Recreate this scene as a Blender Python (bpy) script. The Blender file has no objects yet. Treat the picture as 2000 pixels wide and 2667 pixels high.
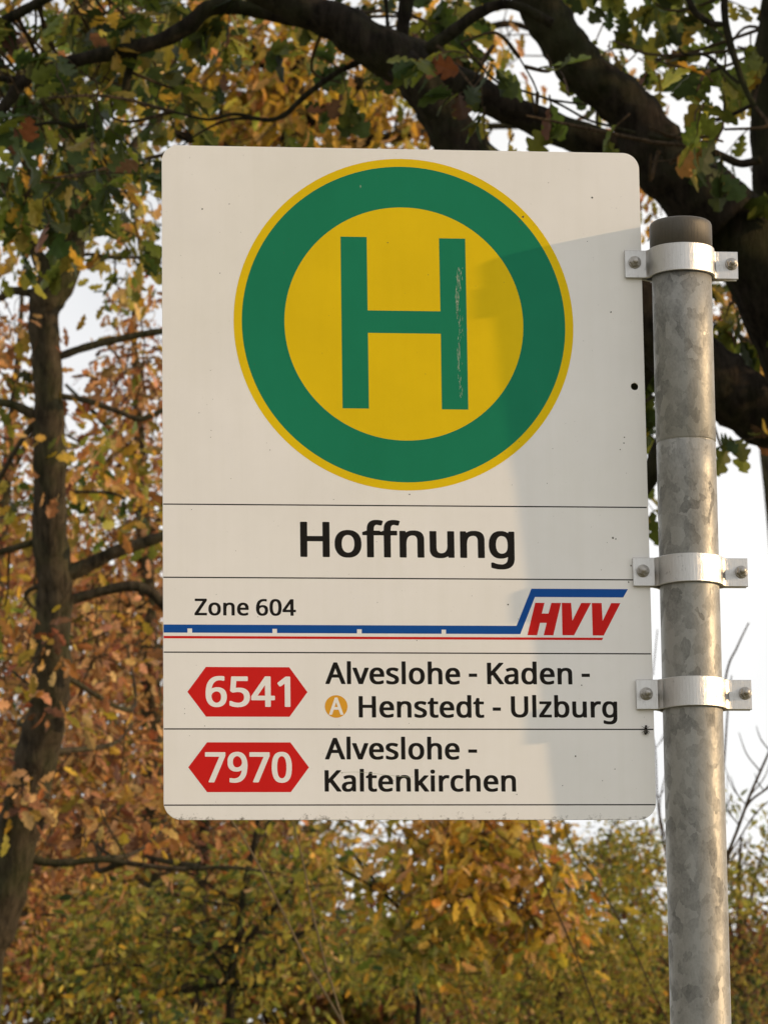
import bpy, bmesh, math, random
import numpy as np
from mathutils import Vector, Matrix

# ------------------------------------------------------------------ camera, sky, sun, exposure
SC = bpy.context.scene
COL = SC.collection
Z0 = 2.09                                  # height of the sign's lower edge above the ground
FPX = 10500.0                              # focal length in photo pixels (2000 wide)
CAM = np.array([-0.2160, -4.0137, 1.5993])
RM = np.array([[0.99418149, 0.10745145, -0.00757344],
               [-0.10683971, 0.97467479, -0.19645442],
               [-0.01372767, 0.19612049, 0.98048371]])   # columns: right, forward, up
cd = bpy.data.cameras.new('camera')
cam = bpy.data.objects.new('camera', cd)
COL.objects.link(cam)
r_, f_, u_ = RM[:, 0], RM[:, 1], RM[:, 2]
cam.matrix_world = Matrix(((r_[0], u_[0], -f_[0], CAM[0]), (r_[1], u_[1], -f_[1], CAM[1]),
                           (r_[2], u_[2], -f_[2], CAM[2]), (0, 0, 0, 1)))
cd.sensor_fit = 'HORIZONTAL'
cd.sensor_width = 36.0
cd.lens = FPX / 2000 * 36
cd.clip_start, cd.clip_end = 0.1, 3000
cd.dof.use_dof = True
cd.dof.focus_distance = 4.08
cd.dof.aperture_fstop = 42
SC.camera = cam

SUN = Vector((1.0, -0.195, 0.212)).normalized()
W = bpy.data.worlds.new('World')
SC.world = W
W.use_nodes = True
nt = W.node_tree
sky = nt.nodes.new('ShaderNodeTexSky')
sky.sky_type = 'NISHITA'
sky.sun_disc = False
sky.sun_elevation = math.asin(SUN.z)
sky.sun_rotation = math.atan2(SUN.x, SUN.y)
sky.air_density, sky.dust_density, sky.ozone_density = 1.0, 0.1, 1.0
hs = nt.nodes.new('ShaderNodeHueSaturation')        # thin white autumn haze over the whole sky
hs.inputs['Saturation'].default_value = 0.12
nt.links.new(sky.outputs[0], hs.inputs['Color'])
bg = nt.nodes['Background']
bg.inputs[1].default_value = 0.15
hz = nt.nodes.new('ShaderNodeMix'); hz.data_type = 'RGBA'
hz.inputs[0].default_value = 0.72
nt.links.new(hs.outputs[0], hz.inputs[6]); hz.inputs[7].default_value = (3.4, 3.33, 3.22, 1)
wc = nt.nodes.new('ShaderNodeTexCoord'); wn = nt.nodes.new('ShaderNodeTexNoise')      # faint grey cloud in the haze
wn.inputs['Scale'].default_value = 7; wn.inputs['Detail'].default_value = 5; wn.inputs['Roughness'].default_value = 0.5
nt.links.new(wc.outputs['Generated'], wn.inputs['Vector'])
wr = nt.nodes.new('ShaderNodeValToRGB'); nt.links.new(wn.outputs[0], wr.inputs[0])
wr.color_ramp.elements[0].position = 0.36; wr.color_ramp.elements[0].color = (0.80, 0.815, 0.85, 1)
wr.color_ramp.elements[1].position = 0.62; wr.color_ramp.elements[1].color = (1, 1, 1, 1)
cm = nt.nodes.new('ShaderNodeMix'); cm.data_type = 'RGBA'; cm.blend_type = 'MULTIPLY'; cm.inputs[0].default_value = 1
nt.links.new(hz.outputs[2], cm.inputs[6]); nt.links.new(wr.outputs[0], cm.inputs[7])
nt.links.new(cm.outputs[2], bg.inputs[0])
sl = bpy.data.lights.new('sun', 'SUN')
sl.energy = 1.55
sl.angle = math.radians(0.9)
sl.color = (1.0, 0.68, 0.36)
so = bpy.data.objects.new('sun', sl)
so.rotation_euler = SUN.to_track_quat('Z', 'Y').to_euler()
COL.objects.link(so)
SC.view_settings.view_transform = 'Standard'
SC.view_settings.look = 'None'
SC.view_settings.exposure = 1.1
SC.view_settings.gamma = 1.0
SC.cycles.max_bounces = 8
SC.cycles.transparent_max_bounces = 8

rng = np.random.default_rng(11)
random.seed(11)

# ------------------------------------------------------------------ helpers
def at(px, py, d):
    """world point seen at photo pixel (px, py), d metres along the view axis"""
    return CAM + d * (RM @ np.array([(px - 1000) / FPX, 1.0, -(py - 1333.5) / FPX]))

def tag(o, label=None, cat=None, group=None, kind=None):
    if label: o['label'] = label
    if cat: o['category'] = cat
    if group: o['group'] = group
    if kind: o['kind'] = kind
    return o

def empty(name, loc):
    o = bpy.data.objects.new(name, None)
    o.location = loc
    o.empty_display_size = 0.1
    COL.objects.link(o)
    return o

def link(name, me, mats, parent=None):
    o = bpy.data.objects.new(name, me)
    for m in (mats if isinstance(mats, (list, tuple)) else [mats]):
        me.materials.append(m)
    COL.objects.link(o)
    if parent:
        o.parent = parent
        base = Vector((0, 0, 0))
        p = parent
        while p:
            base += p.location
            p = p.parent
        o.location = -base                     # mesh data are in world coordinates
    return o

class MB:
    """collects vertices, faces, per-face material slots"""
    def __init__(s): s.v, s.f, s.m, s.sm = [], [], [], []
    def add(s, v, f, m=0, smooth=False):
        b = len(s.v)
        s.v += [tuple(map(float, p)) for p in v]
        for q in f:
            s.f.append([i + b for i in q]); s.m.append(m); s.sm.append(smooth)
        return s
    def build(s, name, mats, parent=None):
        me = bpy.data.meshes.new(name)
        me.from_pydata(s.v, [], s.f)
        me.polygons.foreach_set('material_index', s.m)
        me.polygons.foreach_set('use_smooth', s.sm)
        me.update()
        return link(name, me, mats, parent)

def catmull(P, n=6):
    P = np.array(P, float)
    Q = np.vstack([2 * P[0] - P[1], P, 2 * P[-1] - P[-2]])
    out = []
    for i in range(1, len(Q) - 2):
        for t in np.linspace(0, 1, n, endpoint=False):
            a, b, c, d = Q[i - 1], Q[i], Q[i + 1], Q[i + 2]
            out.append(0.5 * (2 * b + (c - a) * t + (2 * a - 5 * b + 4 * c - d) * t * t + (3 * b - a - 3 * c + d) * t ** 3))
    out.append(P[-1])
    return np.array(out)

def tube(mb, pts, rad, n=8, m=0, lump=0.0, cap=True):
    pts = np.asarray(pts, float); k = len(pts)
    T = np.gradient(pts, axis=0)
    T /= np.linalg.norm(T, axis=1)[:, None] + 1e-12
    a = np.array([0.0, 0.0, 1.0]) if abs(T[0][2]) < 0.9 else np.array([1.0, 0, 0])
    ang = np.linspace(0, 2 * math.pi, n, endpoint=False)
    V = []
    ph = rng.uniform(0, 6.28, 4)
    for i in range(k):
        b = np.cross(T[i], a); b /= np.linalg.norm(b); a = np.cross(b, T[i])
        r = rad[i] * np.ones(n)
        if lump:
            r = r * (1 + lump * (np.sin(2 * ang + ph[0] + i * .5) * .5 + np.sin(3 * ang + ph[1] - i * .3) * .4
                     + np.sin(5 * ang + ph[2] + i * .9) * .25) + lump * .6 * np.sin(ph[3] + i * 1.1) + lump * .5 * rng.normal(0, .5, n))
        for q in range(n):
            V.append(pts[i] + r[q] * (math.cos(ang[q]) * a + math.sin(ang[q]) * b))
    F = [[i * n + j, i * n + (j + 1) % n, (i + 1) * n + (j + 1) % n, (i + 1) * n + j] for i in range(k - 1) for j in range(n)]
    if cap:
        F.append(list(range(n))[::-1]); F.append([(k - 1) * n + j for j in range(n)])
    mb.add(V, F, m, True)

def limb(mb, ctrl, d, sides=14, lump=0.06, sub=7):
    """ctrl: (px, py, radius_px[, depth]) traced along a limb; gives a tapered round limb of real size"""
    P, R = [], []
    for c in ctrl:
        dd = c[3] if len(c) > 3 else d
        P.append(np.append(at(c[0], c[1], dd), c[2] * dd / FPX))
    Q = catmull(P, sub)
    tube(mb, Q[:, :3], np.maximum(Q[:, 3], 0.0015), sides, 0, lump)
    return Q

# ------------------------------------------------------------------ materials
def new_mat(name):
    m = bpy.data.materials.new(name); m.use_nodes = True
    return m, m.node_tree, m.node_tree.nodes['Principled BSDF']

def flat(name, col, rough=0.45, metal=0.0, spec=0.4):
    m, t, b = new_mat(name)
    b.inputs['Base Color'].default_value = (*col, 1)
    b.inputs['Roughness'].default_value = rough
    b.inputs['Metallic'].default_value = metal
    b.inputs['Specular IOR Level'].default_value = spec
    return m

def node(t, kind, **kw):
    n = t.nodes.new(kind)
    for k, v in kw.items(): setattr(n, k, v)
    return n

def ramp(t, src, stops):
    r = node(t, 'ShaderNodeValToRGB')
    e = r.color_ramp.elements
    while len(e) < len(stops): e.new(0.5)
    for q, (p, c) in zip(e, stops):
        q.position = p; q.color = (*c, 1) if len(c) == 3 else c
    t.links.new(src, r.inputs[0])
    return r

def noise(t, scale, detail=4, rough=0.55, vec=None):
    n = node(t, 'ShaderNodeTexNoise')
    n.inputs['Scale'].default_value = scale; n.inputs['Detail'].default_value = detail
    n.inputs['Roughness'].default_value = rough
    if vec: t.links.new(vec, n.inputs['Vector'])
    return n

def mixc(t, fac, a, b, mode='MIX'):
    m = node(t, 'ShaderNodeMix', data_type='RGBA', blend_type=mode)
    for s, v in (('Factor', fac),):
        if isinstance(v, (int, float)): m.inputs[0].default_value = v
        else: t.links.new(v, m.inputs[0])
    for idx, v in ((6, a), (7, b)):
        if isinstance(v, tuple): m.inputs[idx].default_value = (*v, 1)
        else: t.links.new(v, m.inputs[idx])
    return m.outputs[2]

def film(name, col, rough=0.38, dirt=0.35, var=0.05, spec=0.09):
    """weathered printed foil: base colour, faint mottling, tiny dark fly specks"""
    m, t, b = new_mat(name)
    tc = node(t, 'ShaderNodeTexCoord')
    n1 = noise(t, 9, 5, .6, tc.outputs['Object'])
    r1 = ramp(t, n1.outputs[0], [(0.3, tuple(c * (1 - var) for c in col)), (0.7, tuple(min(1, c * (1 + var)) for c in col))])
    n2 = noise(t, 420, 2, .5, tc.outputs['Object'])
    r2 = ramp(t, n2.outputs[0], [(0.68, (0, 0, 0)), (0.78, (1, 1, 1))])
    n3 = noise(t, 60, 2, .5, tc.outputs['Object'])
    r3 = ramp(t, n3.outputs[0], [(0.55, (0, 0, 0)), (0.7, (1, 1, 1))])
    mul = node(t, 'ShaderNodeMath', operation='MULTIPLY'); t.links.new(r2.outputs[0], mul.inputs[0]); t.links.new(r3.outputs[0], mul.inputs[1])
    mu2 = node(t, 'ShaderNodeMath', operation='MULTIPLY'); t.links.new(mul.outputs[0], mu2.inputs[0]); mu2.inputs[1].default_value = dirt
    c = mixc(t, mu2.outputs[0], r1.outputs[0], (0.12, 0.09, 0.06))
    mp = node(t, 'ShaderNodeMapping'); mp.inputs['Scale'].default_value = (1, 1, 0.05); t.links.new(tc.outputs['Object'], mp.inputs[0])
    n4 = noise(t, 85, 5, .65, mp.outputs[0])
    r4 = ramp(t, n4.outputs[0], [(0.42, (1, 1, 1)), (0.72, (0.98, 0.98, 0.972))])
    n5 = noise(t, 3.2, 5, .6, tc.outputs['Object'])
    r5 = ramp(t, n5.outputs[0], [(0.4, (1, 1, 1)), (0.75, (0.95, 0.95, 0.92))])
    c = mixc(t, 1.0, mixc(t, 1.0, c, r4.outputs[0], 'MULTIPLY'), r5.outputs[0], 'MULTIPLY')
    t.links.new(c, b.inputs['Base Color'])
    rr = ramp(t, n4.outputs[0], [(0.3, (rough - .05,) * 3), (0.7, (rough + .12,) * 3)])
    t.links.new(rr.outputs[0], b.inputs['Roughness'])
    b.inputs['Specular IOR Level'].default_value = spec
    return m, t, b, c, tc

M = {}
# white panel: film plus grime along the lower edge
m, t, b, c, tc = film('white_foil', (0.855, 0.835, 0.81), 0.42, 0.55, 0.03)
sep = node(t, 'ShaderNodeSeparateXYZ'); t.links.new(tc.outputs['Object'], sep.inputs[0])
mr = node(t, 'ShaderNodeMapRange'); t.links.new(sep.outputs['Z'], mr.inputs[0])
mr.inputs[1].default_value = Z0 + 0.014; mr.inputs[2].default_value = Z0; mr.inputs[3].default_value = 0; mr.inputs[4].default_value = 1
ng = noise(t, 150, 6, .7, tc.outputs['Object'])
add = node(t, 'ShaderNodeMath', operation='MULTIPLY_ADD'); t.links.new(mr.outputs[0], add.inputs[0]); add.inputs[1].default_value = 0.22; t.links.new(ng.outputs[0], add.inputs[2])
rg = ramp(t, add.outputs[0], [(0.72, (0, 0, 0)), (0.88, (0.8, 0.8, 0.8))])
t.links.new(mixc(t, rg.outputs[0], c, (0.10, 0.085, 0.06)), b.inputs['Base Color'])
# faint drip streaks
M['white'] = m
M['yellow'] = film('yellow_foil', (0.78, 0.54, 0.003), 0.4, 0.4)[0]
M['green'] = film('green_foil', (0.010, 0.205, 0.105), 0.4, 0.15)[0]
M['red'] = film('red_foil', (0.62, 0.014, 0.011), 0.4, 0.2)[0]
M['blue'] = film('blue_foil', (0.006, 0.078, 0.34), 0.4, 0.2)[0]
M['orange'] = film('orange_foil', (0.74, 0.36, 0.03), 0.4, 0.2)[0]
M['black'] = film('black_foil', (0.012, 0.010, 0.008), 0.42, 0.1)[0]
M['print_white'] = film('white_print', (0.855, 0.835, 0.81), 0.42, 0.3)[0]
M['scuff'] = flat('scuffed_foil', (0.46, 0.50, 0.38), 0.7)
M['rubber'] = None

def zinc(name, base, rough):
    m, t, b = new_mat(name)
    tc = node(t, 'ShaderNodeTexCoord')
    mp = node(t, 'ShaderNodeMapping'); mp.inputs['Scale'].default_value = (1, 1, 0.7); t.links.new(tc.outputs['Object'], mp.inputs[0])
    nd = noise(t, 30, 4, .6, mp.outputs[0])
    vadd = node(t, 'ShaderNodeVectorMath', operation='MULTIPLY_ADD')
    t.links.new(nd.outputs['Color'], vadd.inputs[0]); vadd.inputs[1].default_value = (0.03, 0.03, 0.03); t.links.new(mp.outputs[0], vadd.inputs[2])
    vo = node(t, 'ShaderNodeTexVoronoi'); vo.inputs['Scale'].default_value = 105; t.links.new(vadd.outputs[0], vo.inputs['Vector'])
    sp = node(t, 'ShaderNodeSeparateColor'); t.links.new(vo.outputs['Color'], sp.inputs[0])
    n2 = noise(t, 20, 7, .72, mp.outputs[0])
    n3 = noise(t, 420, 3, .6, mp.outputs[0])
    a1 = node(t, 'ShaderNodeMath', operation='MULTIPLY_ADD'); t.links.new(sp.outputs[0], a1.inputs[0]); a1.inputs[1].default_value = 0.3; t.links.new(n2.outputs[0], a1.inputs[2])
    a2 = node(t, 'ShaderNodeMath', operation='MULTIPLY_ADD'); t.links.new(n3.outputs[0], a2.inputs[0]); a2.inputs[1].default_value = 0.34; t.links.new(a1.outputs[0], a2.inputs[2])
    lo = tuple(x * .55 for x in base); hi = tuple(min(1, x * 1.25) for x in base)
    r = ramp(t, a2.outputs[0], [(0.55, lo), (0.78, base), (0.98, hi)])
    t.links.new(r.outputs[0], b.inputs['Base Color'])
    r2 = ramp(t, a2.outputs[0], [(0.55, (rough + .12,) * 3), (0.95, (rough - .1,) * 3)])
    t.links.new(r2.outputs[0], b.inputs['Roughness'])
    b.inputs['Metallic'].default_value = 0.35
    bp = node(t, 'ShaderNodeBump'); bp.inputs['Strength'].default_value = 0.25; bp.inputs['Distance'].default_value = 0.002
    t.links.new(a2.outputs[0], bp.inputs['Height']); t.links.new(bp.outputs[0], b.inputs['Normal'])
    return m
M['zinc'] = zinc('galvanised_steel', (0.225, 0.222, 0.205), 0.55)
def brushed(name, base, rough, streak):
    m, t, b = new_mat(name)
    tc = node(t, 'ShaderNodeTexCoord')
    mp = node(t, 'ShaderNodeMapping'); mp.inputs['Scale'].default_value = streak; t.links.new(tc.outputs['Object'], mp.inputs[0])
    n1 = noise(t, 3, 6, .7, mp.outputs[0])
    n2 = noise(t, 130, 4, .6, tc.outputs['Object'])
    r = ramp(t, n1.outputs[0], [(0.3, tuple(c * .8 for c in base)), (0.7, base)])
    r2 = ramp(t, n2.outputs[0], [(0.62, (0, 0, 0)), (0.72, (.6, .6, .6))])
    t.links.new(mixc(t, r2.outputs[0], r.outputs[0], tuple(c * .45 for c in base)), b.inputs['Base Color'])
    rr = ramp(t, n1.outputs[0], [(0.3, (rough + .08,) * 3), (0.7, (rough - .06,) * 3)])
    t.links.new(rr.outputs[0], b.inputs['Roughness'])
    b.inputs['Metallic'].default_value = 1.0
    bp = node(t, 'ShaderNodeBump'); bp.inputs['Strength'].default_value = 0.4; bp.inputs['Distance'].default_value = 0.001
    t.links.new(n1.outputs[0], bp.inputs['Height']); t.links.new(bp.outputs[0], b.inputs['Normal'])
    return m
M['alu'] = brushed('brushed_aluminium', (0.56, 0.55, 0.53), 0.33, (900, 900, 30))
M['bolt'] = brushed('dull_bolt_steel', (0.42, 0.40, 0.37), 0.38, (200, 200, 200))
M['cap'] = brushed('dark_pole_cap', (0.085, 0.075, 0.06), 0.5, (300, 300, 10))
M['cap'].node_tree.nodes['Principled BSDF'].inputs['Metallic'].default_value = 0.25

def bark(name, dark, light, scale=1.0, moss=0.0):
    m, t, b = new_mat(name)
    tc = node(t, 'ShaderNodeTexCoord')
    mp = node(t, 'ShaderNodeMapping'); mp.inputs['Scale'].default_value = (1, 1, 0.22); t.links.new(tc.outputs['Object'], mp.inputs[0])
    n1 = noise(t, 26 * scale, 8, .7, mp.outputs[0])
    n2 = noise(t, 3.5 * scale, 4, .6, tc.outputs['Object'])
    r = ramp(t, n1.outputs[0], [(0.36, dark), (0.66, light)])
    r2 = ramp(t, n2.outputs[0], [(0.45, (0, 0, 0)), (0.7, (moss, moss, moss))])
    t.links.new(mixc(t, r2.outputs[0], r.outputs[0], (0.07, 0.085, 0.03)), b.inputs['Base Color'])
    b.inputs['Roughness'].default_value = 0.95
    b.inputs['Specular IOR Level'].default_value = 0.1
    bp = node(t, 'ShaderNodeBump'); bp.inputs['Strength'].default_value = 1.0; bp.inputs['Distance'].default_value = 0.045
    t.links.new(n1.outputs[0], bp.inputs['Height']); t.links.new(bp.outputs[0], b.inputs['Normal'])
    return m
M['oak_bark'] = bark('dark_oak_bark', (0.010, 0.008, 0.006), (0.05, 0.04, 0.03), 1.4, 0.4)
M['bark'] = bark('grey_brown_bark', (0.022, 0.018, 0.013), (0.12, 0.095, 0.062), 1.2, 0.5)
M['twig'] = bark('brown_twig_bark', (0.05, 0.036, 0.022), (0.17, 0.12, 0.075), 4.0, 0.0)

def leafmat(name, trans=0.35, rough=0.5):
    m, t, b = new_mat(name)
    at_ = node(t, 'ShaderNodeAttribute', attribute_name='leaf_colour')
    tc = node(t, 'ShaderNodeTexCoord')
    n = noise(t, 45, 3, .6, tc.outputs['Object'])
    r = ramp(t, n.outputs[0], [(0.3, (0.72, 0.68, 0.6)), (0.7, (1.1, 1.05, 1.0))])
    c = mixc(t, 1.0, at_.outputs['Color'], r.outputs[0], 'MULTIPLY')
    t.links.new(c, b.inputs['Base Color'])
    b.inputs['Roughness'].default_value = rough
    b.inputs['Specular IOR Level'].default_value = 0.25
    tr = node(t, 'ShaderNodeBsdfTranslucent'); t.links.new(c, tr.inputs[0])
    mx = node(t, 'ShaderNodeMixShader'); mx.inputs[0].default_value = trans
    t.links.new(b.outputs[0], mx.inputs[1]); t.links.new(tr.outputs[0], mx.inputs[2])
    t.links.new(mx.outputs[0], t.nodes['Material Output'].inputs['Surface'])
    return m
M['leaf'] = leafmat('autumn_leaf', 0.45)
M['oakleaf'] = leafmat('oak_leaf', 0.5)

# ------------------------------------------------------------------ ground (one sheet to the horizon)
m, t, b = new_mat('leaf_strewn_grass')
tc = node(t, 'ShaderNodeTexCoord')
n1 = noise(t, 0.6, 6, .6, tc.outputs['Object']); n2 = noise(t, 14, 5, .7, tc.outputs['Object'])
r1 = ramp(t, n1.outputs[0], [(0.35, (0.13, 0.14, 0.06)), (0.65, (0.22, 0.19, 0.10))])
r2 = ramp(t, n2.outputs[0], [(0.52, (0, 0, 0)), (0.62, (.8, .8, .8))])
t.links.new(mixc(t, r2.outputs[0], r1.outputs[0], (0.26, 0.21, 0.14)), b.inputs['Base Color'])
b.inputs['Roughness'].default_value = 0.95
S_ = 1200
g = MB().add([(-S_, -S_, 0), (S_, -S_, 0), (S_, S_, 0), (-S_, S_, 0)], [[0, 1, 2, 3]]).build('ground', m)
tag(g, kind='structure')

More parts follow.
